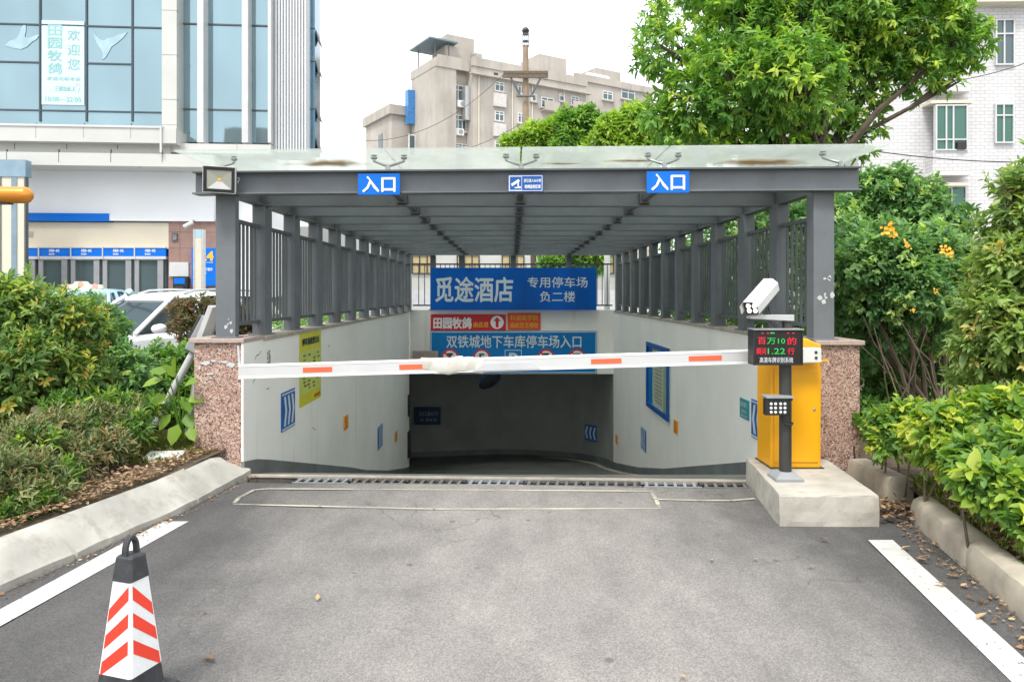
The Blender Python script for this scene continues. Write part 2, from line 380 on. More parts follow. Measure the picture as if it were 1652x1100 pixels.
M['leaf_hedge'] = leafmat('hedge_leaves', [(0, (0.057, 0.121, 0.034)), (.45, (0.153, 0.266, 0.078)), (.75, (0.308, 0.405, 0.095)), (.93, (0.551, 0.549, 0.104)), (1, (0.551, 0.322, 0.104))])
M['leaf_vine'] = leafmat('blue_green_leaves', [(0, (0.051, 0.129, 0.047)), (.5, (0.144, 0.293, 0.118)), (.85, (0.290, 0.447, 0.163)), (1, (0.475, 0.584, 0.182))])
M['leaf_olive'] = leafmat('olive_leaves', [(0, (0.108, 0.179, 0.051)), (.5, (0.243, 0.358, 0.108)), (.85, (0.429, 0.515, 0.157)), (1, (0.543, 0.458, 0.172))])
M['leaf_cover'] = leafmat('fresh_green_leaves', [(0, (0.058, 0.147, 0.039)), (.45, (0.150, 0.294, 0.060)), (.8, (0.323, 0.441, 0.065)), (1, (0.531, 0.564, 0.078))])
M['leaf_scrub'] = leafmat('grey_green_scrub', [(0, (0.081, 0.125, 0.044)), (.5, (0.188, 0.231, 0.094)), (.85, (0.300, 0.312, 0.138)), (1, (0.350, 0.225, 0.112))], .2, .6)
M['leaf_red'] = leafmat('purple_green_leaves', [(0, (0.072, 0.066, 0.036)), (.4, (0.132, 0.156, 0.060)), (.7, (0.204, 0.120, 0.084)), (1, (0.300, 0.168, 0.108))])
M['leaf_big'] = leafmat('broad_lime_leaves', [(0, (.12, .25, .03)), (1, (.27, .40, .05))], .35)
M['leaf_dead'] = leafmat('dry_brown_leaves', [(0, (.12, .065, .035)), (.5, (.27, .16, .09)), (.85, (.42, .28, .17)), (1, (.48, .36, .18))], .1, .8)
M['grass'] = leafmat('grass_blades', [(0, (.09, .15, .03)), (.6, (.20, .25, .04)), (1, (.36, .33, .10))], .25, .7)
M['flower'] = mat('orange_blossom', (.85, .42, .02), .5, 0, .2, 30)

# ------------------------------------------------------------------ foliage
def leaf_mesh(base, direc, nrm, L, W, tint, fold=.18, droop=.12):
    n = len(base); side = np.cross(nrm, direc); side /= np.linalg.norm(side, axis=1, keepdims=True) + 1e-9
    nr = np.cross(direc, side); L = L[:, None]; W = W[:, None]
    v = np.empty((n, 6, 3))
    v[:, 0] = base
    v[:, 1] = base + direc*L*.32 + side*W*.5 + nr*W*fold
    v[:, 2] = base + direc*L*.72 + side*W*.36 + nr*W*fold*.6 - nr*L*droop*.4
    v[:, 3] = base + direc*L - nr*L*droop
    v[:, 4] = base + direc*L*.72 - side*W*.36 + nr*W*fold*.6 - nr*L*droop*.4
    v[:, 5] = base + direc*L*.32 - side*W*.5 + nr*W*fold
    idx = np.arange(n)[:, None]*6
    f = np.concatenate([idx + np.array([[0, 1, 2, 3]]), idx + np.array([[0, 3, 4, 5]])], 1).reshape(-1)
    return v.reshape(-1, 3), f, np.repeat(tint, 2)
def np_mesh(name, v, f, tint, m, parent, k=4):
    me = bpy.data.meshes.new(name); nf = len(f)//k
    me.vertices.add(len(v)); me.vertices.foreach_set('co', np.ascontiguousarray(v, dtype=np.float32).reshape(-1))
    me.loops.add(len(f)); me.loops.foreach_set('vertex_index', np.ascontiguousarray(f, dtype=np.int32))
    me.polygons.add(nf); me.polygons.foreach_set('loop_start', np.arange(nf, dtype=np.int32)*k)
    try: me.polygons.foreach_set('loop_total', np.full(nf, k, dtype=np.int32))
    except Exception: pass
    a = me.attributes.new('tint', 'FLOAT', 'FACE'); a.data.foreach_set('value', np.clip(tint, 0, 1).astype(np.float32))
    me.update(calc_edges=True); me.validate()
    me.materials.append(m)
    return link(name, me, parent)
def unit(a): return a/(np.linalg.norm(a, axis=-1, keepdims=True)+1e-9)
def shoots(lobes, n, rng, zmin=.15, inner=.45):
    lo = np.array([l[:6] for l in lobes], float); wt = np.array([(l[3]*l[4]*l[5])**.667*(l[6] if len(l) > 6 else 1) for l in lobes]); wt /= wt.sum()
    k = rng.choice(len(lobes), n, p=wt)
    d = unit(rng.normal(size=(n, 3)))
    ph = rng.uniform(0, 6.28, (len(lobes), 6))
    lump = 1 + .16*np.sin(3.1*d[:, 0]+ph[k, 0]+2*d[:, 2])*np.sin(3.7*d[:, 1]+ph[k, 1]) + .13*np.sin(6.3*d[:, 2]+ph[k, 2])*np.sin(5.9*d[:, 0]+ph[k, 3]) + .08*np.sin(11*d[:, 1]+ph[k, 4])
    r = (inner + (1-inner)*rng.random(n)**.6)*lump
    p = lo[k, :3] + d*lo[k, 3:6]*r[:, None]
    ok = p[:, 2] > zmin
    return p[ok], d[ok], r[ok]
def foliage(name, lobes, n, L, W, per, slen, m, parent, seed, up=.4, droop=.15, spread=.8, zmin=.15, inner=.45, tintc=.45, tints=.2, hang=.25):
    rng = np.random.default_rng(seed); cut = slen*.55 + L*.4
    lobes = [l[:3] + tuple(max(q*.4, q-cut) for q in l[3:6]) + tuple(l[6:]) for l in lobes]
    p, d, r = shoots(lobes, n, rng, zmin, inner); n = len(p)
    sd = unit(d*.7 + np.array([0, 0, up]) + rng.normal(size=(n, 3))*.45)
    st = np.clip(rng.normal(tintc, tints, n), 0, 1)
    young = rng.random(n) < .16; st[young] = np.clip(st[young]+.3, 0, 1)
    bs, ds, ns, Ls, ts = [], [], [], [], []
    a = unit(np.cross(sd, rng.normal(size=(n, 3)))); b = np.cross(sd, a)
    a0 = rng.uniform(0, 6.28, n); ssz = np.clip(np.exp(rng.normal(0, .28, n)), .5, 1.6); dead = rng.random(n) < .006; st[dead] = 1.0
    for j in range(per):
        tt = (j+.4)/per; ang = a0 + j*2.4
        rad = a*np.cos(ang)[:, None] + b*np.sin(ang)[:, None]
        ld = unit(rad*spread*(1.1-tt*.6) + sd*(.35+.6*tt) + rng.normal(size=(n, 3))*.22 - np.array([0, 0, hang]))
        bs.append(p + sd*(slen*tt)[..., None] if hasattr(slen, '__len__') else p + sd*slen*tt); ds.append(ld)
        ns.append(unit(sd*.8 + np.array([0, 0, .7]) + rng.normal(size=(n, 3))*.25))
        Ls.append(L*ssz*rng.uniform(.6, 1.15, n)*(1.1-.4*tt)); ts.append(np.clip(st + rng.normal(0, .07, n) + .1*(tt-.5), 0, 1))
    Ls = np.concatenate(Ls)
    v, f, t = leaf_mesh(np.concatenate(bs), np.concatenate(ds), np.concatenate(ns), Ls, Ls*(W/L), np.concatenate(ts), .18, droop)
    return np_mesh(name, v, f, t, m, parent)
def limbs(base, lobes, r0, rng, height=None, mid=.45, seg=8):
    mb = MB(); base = Vector(base)
    c = Vector((0, 0, 0))
    for l in lobes: c += Vector(l[:3])
    c /= len(lobes); fork = base.lerp(c, mid); fork.x += rng.uniform(-.1, .1); 
    mb.tube([base - Vector((0, 0, .1)), base.lerp(fork, .3) + Vector((rng.uniform(-.05, .05), 0, 0)), fork], [r0*1.25, r0, r0*.75], seg)
    for l in lobes:
        e = Vector(l[:3]); q = fork.lerp(e, .5) + Vector((rng.uniform(-.15, .15), rng.uniform(-.15, .15), rng.uniform(-.1, .15)))*(e-fork).length
        mb.tube([fork, q, e, e + (e-q)*.15], [r0*.5, r0*.3, r0*.15, r0*.05], 6)
        for k in range(3):
            e2 = e + Vector((rng.uniform(-1, 1)*l[3], rng.uniform(-1, 1)*l[4], rng.uniform(-.4, .9)*l[5]))*.8
            mb.tube([q.lerp(e, .6), e.lerp(e2, .5) + Vector((0, 0, .05)), e2], [r0*.22, r0*.13, r0*.04], 5)
    return mb
def L(px, py, d, r, ky=1.0, kz=1.0, wt=1.0):
    p = P(px, py, d); q = r*d/FPX; return (p.x, p.y, p.z, q, q*ky, q*kz, wt)
# ------------------------------------------------------------------ ground, driveway, ramp
def st(name, mb, m, **k): return tag(mb.build(name, m, **k), kind='structure')
HX0, HX1, HY0, HY1 = -2.62, 2.78, 6.30, 17.9
g = MB(); B = 900
xs, ys = [-B, HX0, HX1, B], [-B, HY0, HY1, B]
for i in range(3):
    for j in range(3):
        if (i, j) != (1, 1): g.poly([(xs[i], ys[j], -.03), (xs[i+1], ys[j], -.03), (xs[i+1], ys[j+1], -.03), (xs[i], ys[j+1], -.03)])
st('ground', g, M['pave'])
def skew(x): return -.045*x                        # the portal stands a little askew to the ramp
LK = [(-2.37, 6.68), (-2.47, 5.6), (-2.62, 4.9), (-2.81, 4.05), (-3.02, 3.2), (-3.4, 2.0), (-4.1, .4), (-5.2, -1.6), (-8, -6)]
RK = [(2.98, 6.42), (2.93, 5.85), (2.84, 5.3), (2.73, 4.6), (2.56, 3.71), (2.36, 2.9), (2.15, 2.0), (2.0, .6), (2.05, -1.6), (3, -6)]
dr = MB(); NX = 24
rows = []
for k in range(0, 40):
    d = 6.34 - k*.33
    def ix(poly, d):
        for (x0, y0), (x1, y1) in zip(poly, poly[1:]):
            if y1 <= d <= y0: return x0 + (x1-x0)*(y0-d)/(y0-y1)
        return poly[0][0] if d > poly[0][1] else poly[-1][0]
    a, b = ix(LK, d) - .12, ix(RK, d) + .12
    rows.append([(a + (b-a)*i/NX, d + skew(a + (b-a)*i/NX)*max(0, 1-k/6), .004*math.sin(1.3*d + 2*(a+(b-a)*i/NX))) for i in range(NX+1)])
dr.loft(rows, closed=False, caps=False)
st('driveway', dr, M['road'], smooth=True)

FL = [(6.5, 0.0), (6.9, -.05), (7.4, -.17), (12.2, -1.40), (14.5, -1.92), (17.3, -2.47), (19, -2.69), (20.5, -2.86), (30, -2.95)]
def fz(d, x=0):
    for (a, za), (b, zb) in zip(FL, FL[1:]):
        if d <= b: z = za + (zb-za)*(max(d, a)-a)/(b-a); break
    else: z = FL[-1][1]
    k = min(1, max(0, (d-11)/6))
    return z + k*(.045*x if x < 0 else .0)
rm = MB(); rows = []
for d in [6.50, 6.7, 6.9, 7.1, 7.4] + [7.4 + .35*i for i in range(1, 42)]:
    x0 = -2.75 if d < 17.0 else -10
    rows.append([(x0 + (2.9-x0)*i/16, d + (skew(x0 + (2.9-x0)*i/16) if d < 7 else 0), fz(d, max(-2.5, x0 + (2.9-x0)*i/16))) for i in range(17)])
rm.loft(rows, closed=False, caps=False); st('ramp', rm, M['ramp'], smooth=True)

# painted lines, the induction-loop seal
def strip(mb, pts, wd, z):
    n = len(pts)
    for i in range(n-1):
        a, b = Vector((*pts[i], z)), Vector((*pts[i+1], z)); t = (b-a).normalized(); s = Vector((-t.y, t.x, 0))*wd/2
        mb.poly([a-s-t*wd*.3, b-s+t*wd*.3, b+s+t*wd*.3, a+s-t*wd*.3])
def lineobj(l, r, n=16):
    mb = MB()
    rows = [[(l[0][0]+(l[1][0]-l[0][0])*k/n, l[0][1]+(l[1][1]-l[0][1])*k/n, .0065), (r[0][0]+(r[1][0]-r[0][0])*k/n, r[0][1]+(r[1][1]-r[0][1])*k/n, .0065)] for k in range(n+1)]
    return mb.loft(rows, closed=False, caps=False)
st('road_line', lineobj([(-2.52, 5.32), (-2.76, 2.9)], [(-2.335, 5.32), (-2.62, 2.9)]), M['line'])
st('road_line', lineobj([(2.36, 4.92), (2.09, 3.0)], [(2.525, 4.92), (2.255, 3.0)]), M['line'])
sl_ = MB()
def G(px, py): d = EYE*FPX/(py-CY); return ((px-CX)*d/FPX, d)
for q in ([G(378, 812), G(386, 803), G(410, 791), G(432, 789)], [G(436, 789), G(1050, 793)], [G(1050, 793), G(1058, 806), G(1064, 820)], [G(1064, 821), G(700, 822), G(378, 814)], [G(1062, 806), G(1130, 808), G(1180, 808), G(1216, 805)]):
    strip(sl_, q, .032, .0062)
st('loop_seal', sl_, M['seal'])

# drain across the crest: a real trough with grates laid in it
tr = MB(); a, b = -2.45, 2.75
def dp(x, o, z): return (x, 6.42 + o + skew(x), z)
tr.poly([dp(a, -.09, -.16), dp(b, -.09, -.16), dp(b, .09, -.16), dp(a, .09, -.16)])
for o in (-.09, .09): tr.poly([dp(a, o, -.16), dp(b, o, -.16), dp(b, o, -.002), dp(a, o, -.002)])
st('drain_channel', tr, M['black'])
kb = MB(); kb.loft([[dp(a, .09, -.1), dp(a, .165, -.1), dp(a, .165, .012), dp(a, .09, .012)], [dp(b, .09, -.1), dp(b, .165, -.1), dp(b, .165, .012), dp(b, .09, .012)]])
st('drain_edging', kb, M['beigeledge'])
M['grate'] = mat('dusty_iron_grate', (.17, .165, .155), .6, .2, .25, 9)
for k in range(8):
    x0 = -1.92 + k*.505; gm = MB(); x1 = x0 + .49
    for o in (-.085, .073): gm.loft([[dp(x0, o, -.02), dp(x0, o+.012, -.02), dp(x0, o+.012, .006), dp(x0, o, .006)], [dp(x1, o, -.02), dp(x1, o+.012, -.02), dp(x1, o+.012, .006), dp(x1, o, .006)]])
    for j in range(6):
        c = x0 + .016 + j*.081
        gm.loft([[dp(c, -.068, -.006), dp(c+.026, -.068, -.006), dp(c+.026, -.068, .004), dp(c, -.068, .004)], [dp(c+.018, .068, -.006), dp(c+.044, .068, -.006), dp(c+.044, .068, .004), dp(c+.018, .068, .004)]])
    tag(gm.build('drain_grate', M['grate'] if k % 3 else M['grey']), 'slotted drain grate set in the trench across the top of the ramp', 'drain grate', 'drain grates across the ramp top')

# kerbs
def rail(path, prof, mb, sgn, joint=0):
    rings = []
    for i, p in enumerate(path):
        a, b = Vector(path[max(0, i-1)]), Vector(path[min(len(path)-1, i+1)]); t = (b-a).normalized(); s = Vector((t.y, -t.x))*sgn
        pr = prof(i/(len(path)-1)) if callable(prof) else prof
        if joint and i % joint == joint-1 and i+1 < len(path):      # a groove where two lengths meet
            mu = sum(u for u, z in pr)/len(pr)
            for o, k in ((-.012, 1), (-.005, .93), (.005, .93), (.012, 1)):
                rings.append([(p[0]+t.x*o+s.x*(mu+(u-mu)*k), p[1]+t.y*o+s.y*(mu+(u-mu)*k), z-(.012 if k < 1 else 0)) for u, z in pr])
        else: rings.append([(p[0]+s.x*u, p[1]+s.y*u, z) for u, z in pr])
    mb.loft(rings)
def dens(path, st=.15):
    out = []
    for (x0, y0), (x1, y1) in zip(path, path[1:]):
        n = max(1, int(math.hypot(x1-x0, y1-y0)/st))
        out += [(x0+(x1-x0)*k/n, y0+(y1-y0)*k/n) for k in range(n)]
    return out + [path[-1]]
def lk(t):
    k = min(1, .25 + t/.022); h = .06 + (.218-.06)*(k*k*(3-2*k)); random.seed(int(t*1e5)); j = random.uniform(-.006, .006)
    return [(0, -.04), (0, .05+j), (.02, .062+j), (.08, .062+(h-.06)*.34), (.16, .06+(h-.06)*.8+j), (.21, h), (.25, h+.003), (.285, h-.012), (.295, -.04)]
lkm = MB(); rail(dens(LK), lk, lkm, 1, 7); st('kerb', lkm, M['kerb_pale'], smooth=True)
def rk(t):
    random.seed(int(t*1e5)+7); j = random.uniform(-.008, .008)
    return [(0, -.04), (.0, .12+j), (.018, .165+j), (.06, .188+j*.5), (.12, .192), (.155, .18), (.165, -.04)]
rkm = MB(); rail(dens([(2.865, 5.33)] + RK[3:], .1), rk, rkm, -1, 10); st('kerb', rkm, M['kerb'], smooth=True)
k2 = MB(); rail(dens([(2.85, 6.3), (2.86, 5.9), (2.87, 5.66)]), [(0, -.04), (0, .2), (.02, .235), (.16, .24), (.2, .22), (.2, -.04)], k2, -1)
tag(k2.build('kerb_stone', M['kerb'], smooth=True), 'short stained kerb stone between the pink granite pillar and the gap in the right kerb', 'kerb stone')

# planting beds
def bed(poly, z, seed):
    rng = random.Random(seed); mb = MB(); rows = []
    for a, b in poly:                                     # strips across
        n = 14; rows.append([(a[0]+(b[0]-a[0])*k/n, a[1]+(b[1]-a[1])*k/n, z + rng.uniform(-.02, .03)) for k in range(n+1)])
    return mb.loft(rows, closed=False, caps=False)
lp = dens(LK, .5)
st('soil_bed', bed([((x-.215, y+.085), (x-7.5-.3*i*0, y+3.2)) for i, (x, y) in enumerate(lp)], .205, 2), M['soil'], smooth=True)
st('soil_bed', bed([((-2.69, 6.30 + .45*i), (-9.9, 6.9+.5*i)) for i in range(8)], .195, 3), M['soil'], smooth=True)
rp = dens(RK, .5)
st('soil_bed', bed([((x+.14, y+.06), (x+9, y+1.0)) for x, y in [(3.0, 17), (3.0, 14), (3.0, 11), (3.02, 8.5)] + rp], .15, 4), M['soil'], smooth=True)
pv = MB(); pv.box((-60, 12.6, -.5), (-3.4, 60, .12)); st('pavement', pv, M['pave'])

# ------------------------------------------------------------------ retaining walls, granite pillars
def xl(d): return -2.43 - .003*(d-6.7)
def xr(d): return 2.62 - (d-7)*.0229
TOP = 1.215
CURVE = [(2.37, 17.5), (2.33, 18.1), (2.18, 18.8), (1.85, 19.5), (1.3, 20.1), (.6, 20.5), (-.3, 20.72), (-1.5, 20.8), (-9.5, 20.9)]
def wallrun(pts, top, t_, sgn, zb=-.25):
    rings = []
    for i, (x, y) in enumerate(pts):
        a, b = Vector(pts[max(0, i-1)]), Vector(pts[min(len(pts)-1, i+1)]); tt = (b-a).normalized(); s = Vector((tt.y, -tt.x))*sgn
        z0 = fz(y, x)+zb; t = .02 if y < 7.22 else t_
        rings.append([(x, y, z0), (x, y, top), (x+s.x*t, y+s.y*t, top), (x+s.x*t, y+s.y*t, z0)])
    return MB().loft(rings)
def skirtrun(pts, sgn, h=.15, t=.012):
    rings = []
    for i, (x, y) in enumerate(pts):
        a, b = Vector(pts[max(0, i-1)]), Vector(pts[min(len(pts)-1, i+1)]); tt = (b-a).normalized(); s = Vector((tt.y, -tt.x))*sgn
        z0 = fz(y, x); q = h
        rings.append([(x+s.x*.02, y+s.y*.02, z0-.1), (x-s.x*t, y-s.y*t, z0-.1), (x-s.x*t, y-s.y*t, z0+q), (x+s.x*.02, y+s.y*.02, z0+q)])
    return MB().loft(rings)
lpts = [(xl(6.66+.35*k), 6.66+.35*k) for k in range(32)]
lw = tag(wallrun(lpts, TOP, .3, -1).build('retaining_wall', M['wall'], smooth=True), 'white rendered ramp wall with yellow notice, scuffed and streaked, on the left', 'wall')
skirtrun(lpts, -1).build('skirting', M['skirt'], lw, smooth=True)
MB().loft([[(xl(d)+.012, d, TOP-.035), (xl(d)+.012, d, TOP+.006), (xl(d)-.31, d, TOP+.006), (xl(d)-.31, d, TOP-.035)] for d in (7.19, 17.4)]).build('coping', M['beigeledge'], lw, bevel=.004)
g2 = MB(); g2.box((xl(17.5)-.02, 17.25, -1.25), (xl(17.5)+.022, 17.52, -.75)); g2.box((xl(17.5)-.02, 17.2, -2.2), (xl(17.5)+.03, 17.53, -1.6)); g2.build('corner_guard', M['black'], lw, bevel=.004)
rpts = [(xr(6.42+.35*k), 6.42+.35*k) for k in range(32)]
rw = tag(wallrun(rpts + CURVE[:1], TOP, .3, 1).build('retaining_wall', M['wall'], smooth=True), 'white rendered ramp wall with framed notice board, on the right', 'wall')
skirtrun(rpts + CURVE[:1], 1).build('skirting', M['skirt'], rw, smooth=True)
MB().loft([[(xr(d)-.012, d, TOP-.035), (xr(d)-.012, d, TOP+.006), (xr(d)+.31, d, TOP+.006), (xr(d)+.31, d, TOP-.035)] for d in (6.7, 17.4)]).build('coping', M['beigeledge'], rw, bevel=.004)
def smoothpath(pts, n=5):
    out = []
    for i in range(len(pts)-1):
        p0, p1, p2, p3 = [Vector(pts[min(max(j, 0), len(pts)-1)]) for j in (i-1, i, i+1, i+2)]
        for k in range(n):
            t = k/n; out.append(tuple(.5*((2*p1)+(p2-p0)*t+(2*p0-5*p1+4*p2-p3)*t*t+(3*p1-p0-3*p2+p3)*t**3)))
    return out + [tuple(pts[-1])]
cv = smoothpath(CURVE)
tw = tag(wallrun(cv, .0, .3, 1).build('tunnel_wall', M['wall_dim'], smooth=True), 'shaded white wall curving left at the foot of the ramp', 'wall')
skirtrun(cv, 1).build('skirting', M['skirt'], tw, smooth=True)
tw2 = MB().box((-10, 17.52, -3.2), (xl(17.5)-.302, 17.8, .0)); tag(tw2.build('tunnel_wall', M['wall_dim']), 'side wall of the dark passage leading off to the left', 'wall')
kbm = MB(); rail([(x, y) for x, y in [(xr(d), d) for d in (11, 12, 13, 14, 15, 16, 17)] + cv[:24]], lambda t: [(.0, -9), (.0, -9)], MB(), 1)
rings = []
pth = [(xr(d), d) for d in (11, 12, 13, 14, 15, 16, 17)] + cv[:24]
for i, (x, y) in enumerate(pth):
    a, b = Vector(pth[max(0, i-1)]), Vector(pth[min(len(pth)-1, i+1)]); tt = (b-a).normalized(); s = Vector((tt.y, -tt.x))
    rings.append([(x-s.x*u, y-s.y*u, fz(y, x)+z) for u, z in ((.24, -.05), (.24, .035), (.34, .035), (.34, -.05))])
kbm.loft(rings); st('ramp_kerb', kbm, M['beigeledge'])
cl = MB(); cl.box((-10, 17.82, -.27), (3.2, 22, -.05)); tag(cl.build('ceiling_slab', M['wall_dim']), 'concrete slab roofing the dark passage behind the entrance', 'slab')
hw = MB(); hw.box((-2.455, 17.5, -.275), (2.375, 17.8, 1.24)); hwo = tag(hw.build('headwall', M['wall']), 'white end wall above the dark tunnel mouth carrying the signs', 'wall')
def pillar(x0, x1, d, label):
    t = thing('granite_pillar', label, 'pillar', ((x0+x1)/2, d+.25, 0), group='granite pillars at the ramp mouth')
    MB().box((x0, d, -.05), (x1, d+.5, 1.195)).build('shaft', M['granite'], t, bevel=.006)
    MB().box((x0-.035, d-.035, 1.197), (x1+.03, d+.53, 1.237)).build('cap', M['granite_cap'], t, bevel=.006)
    return t
pl = pillar(-2.885, -2.452, 6.68, 'pink granite pillar with torn white tape scraps at the left wall end')
pillar(2.645, 3.0, 6.40, 'pink granite pillar behind the yellow barrier cabinet')
rng = random.Random(5); tp = MB()                       # torn tape scraps on the left pillar
for (px, py, wd, h) in ((332, 586, 16, 8), (322, 592, 5, 9), (338, 603, 18, 4), (372, 588, 20, 10), (362, 584, 16, 4), (345, 582, 12, 4)):
    c = P(px, py, 6.676); s = 6.676/FPX; n = 9
    tp.prism([(c.x + math.cos(6.28*k/n)*wd*s*.5*rng.uniform(.6, 1.1), c.y, c.z + math.sin(6.28*k/n)*h*s*.5*rng.uniform(.6, 1.1)) for k in range(n)], (0, -.003, 0))
tp.build('tape_scrap', M['white'], pl)

# ------------------------------------------------------------------ steel canopy with railings and glass roof
M['rail'] = mat('shaded_grey_railing_paint', (.092, .104, .112), .5, 0, .14, 3, .05, 80, .3, (.10, .09, .075))
cn = thing('entrance_canopy', 'long grey steel canopy with railings and dusty glass roof over the ramp', 'canopy', (0, 6.6, 1.2))
ZB, ZT = 2.53, 2.735
def ibeam(mb, a, b, z0=ZB, z1=ZT, fw=.12, ft=.012, wt=.012):
    a, b = Vector((*a, 0)), Vector((*b, 0)); t = (b-a).normalized(); s = Vector((-t.y, t.x, 0))
    for (hw_, za, zb) in ((fw/2, z0, z0+ft), (wt/2, z0+ft, z1-ft), (fw/2, z1-ft, z1)):
        vs = [p + s*q + Vector((0, 0, z)) for p in (a, b) for q, z in ((-hw_, za), (hw_, za), (hw_, zb), (-hw_, zb))]
        mb.add(vs, [(0,1,2,3)[::-1], (4,5,6,7), (0,1,5,4), (1,2,6,5), (2,3,7,6), (3,0,4,7)])
    return mb
def pxl(d): return -2.585 + (d-7)*.0105
def pxr(d): return 2.70 - (d-7)*.0215
fb = MB(); f0, f1 = (-2.87, 6.56+skew(-2.87)), (3.0, 6.56+skew(3.0))
ibeam(fb, f0, f1, ZB, ZT, .15, .014); 
fb.build('fascia_beam', M['steel'], cn)
beams = [7.56 + .985*k for k in range(11)]
for d in beams:
    ibeam(MB(), (pxl(d)-.07, d), (pxr(d)+.07, d)).build('cross_beam', M['steel'], cn)
for fx in (pxl, pxr):
    ibeam(MB(), (fx(6.7)*1.0, 6.72+skew(fx(6.7))), (fx(17.5), 17.5), ZB+.002, ZT-.002, .11).build('edge_beam', M['steel'], cn)
for x0, x1 in ((-1.13, -1.10), (.07, .07), (1.33, 1.22)):
    tm = MB()
    ds = [6.62] + beams
    for a, b in zip(ds, ds[1:]):
        tm.box((x0-.03, a+.02, ZB+.05), (x0+.03, b-.02, ZB+.10))
        tm.box((x0-.05, b-.10, ZB+.02), (x0+.05, b-.012, ZB+.13))
    tm.build('tie_bar', M['steel_dark'], cn)
# posts
def post(x, d, wx, wy, z0, z1, nm='post'):
    mb = MB(); mb.box((x-wx/2, d-wy/2, z0), (x+wx/2, d+wy/2, z1)); mb.box((x-wx/2-.03, d-wy/2-.03, z0), (x+wx/2+.03, d+wy/2+.03, z0+.012))
    return mb.build(nm, M['steel'], cn, bevel=.004)
cl_ = post(-2.615, 6.765, .18, .09, 1.237, ZB); cr_ = post(2.715, 6.54, .18, .16, 1.237, ZB)
sc_ = MB(); rng = random.Random(9)
for (cx_, cz, r, cnt, sx, yy) in ((2.735, 1.62, .05, 6, .06, 6.459), (2.75, 1.82, .03, 3, .04, 6.459), (-2.59, 1.36, .03, 5, .05, 6.7185)):
    for k in range(cnt):
        x, z, q = cx_+rng.uniform(-sx, sx), cz+rng.uniform(-.06, .06), rng.uniform(.3, 1)*r*.7
        sc_.prism([(x+math.cos(6.28*j/8)*q*rng.uniform(.5, 1.1), yy, z+math.sin(6.28*j/8)*q*rng.uniform(.5, 1.2)) for j in range(8)], (0, -.0015, 0))
sc_.build('peeled_sticker', M['lightgrey'], cn)
lposts, rposts = [6.80], [6.54]
for d in beams:
    post(pxl(d), d+.04, .13, .22, TOP+.007, ZB); post(pxr(d), d-.08 if d < 9 else d+.04, .125, .22, TOP+.007, ZB)
    lposts.append(d); rposts.append(d-.12 if d < 9 else d)
for i, x in enumerate((-1.9, -1.22, .0, 1.32)): post(x, 17.55, .13, .1, 1.245, ZB)
def panel(p0, p1, z0=1.34, z1=2.335, step=.108, bw=.021):
    p0, p1 = Vector((*p0, 0)), Vector((*p1, 0)); t = (p1-p0).normalized(); Ln = (p1-p0).length; s = Vector((-t.y, t.x, 0)); mb = MB()
    for z in (z0, z1-.035): mb.ubox(p0 - s*.018 + Vector((0, 0, z)), t, (0, 0, 1), s, Ln, .035, .036)
    n = max(2, round(Ln/step))
    for k in range(1, n): mb.ubox(p0 + t*(Ln*k/n-bw/2) - s*bw/2 + Vector((0, 0, z0+.035)), t, (0, 0, 1), s, bw, z1-z0-.07, bw)
    return mb.build('railing_panel', M['rail'], cn)
for ps, fx in ((lposts, pxl), (rposts, pxr)):
    for a, b in zip(ps, ps[1:]): panel((fx(a), a+.08), (fx(b), b-.075))
    panel((fx(ps[-1]), ps[-1]+.07), (fx(17.6), 17.6))
xs = [-2.45, -1.9, -1.22, 0, 1.32, 2.42]
for a, b in zip(xs, xs[1:]): panel((a+.066, 17.56), (b-.066, 17.56), 1.33, 2.34, .12, .018)
# glass roof panes on spider fittings
ZG = 2.885
gx = [-2.98, -1.12, .07, 1.33, 3.16]; gy = [6.33, 8.35, 10.4, 12.4, 14.4, 16.4, 18.0]
for i in range(4):
    for j in range(6):
        def q(x, y): return (x, y + (skew(x) if y < 6.5 else 0), ZG)
        e = .008
        MB().prism([q(gx[i]+e, gy[j]+e), q(gx[i+1]-e, gy[j]+e), q(gx[i+1]-e, gy[j+1]-e), q(gx[i]+e, gy[j+1]-e)], (0, 0, .012)).build('glass_pane', M['glassroof'], cn)
for j, y in enumerate([6.56] + gy[1:6]):
    for i, x in enumerate([-2.68, -1.12, .07, 1.33, 2.85]):
        yy = y + (skew(x) if j == 0 else 0); mb = MB()
        arms = {0: [1], 4: [-1]}.get(i, [-1, 1])
        mb.tube([(x, yy, ZT), (x, yy, ZT+.055)], .022, 10)
        for sg in arms:
            for ty in ((.1, -.1) if j else (.06,)):
                mb.tube([(x, yy, ZT+.045), (x+sg*.05, yy+ty*.4, ZT+.062), (x+sg*.10, yy+ty*.9, ZT+.085), (x+sg*.135, yy+ty, ZT+.098)], [.014, .012, .011, .010], 8)
                mb.lathe((x+sg*.135, yy+ty, ZT+.095), (0, 0, 1), [(0, .012), (.02, .012), (.024, .027), (.032, .03), (.040, .03), (.042, .012), (.052, .012), (.053, .028), (.06, .028)], 12)
        mb.build('glass_clamp', M['steelwhite'], cn, smooth=True)

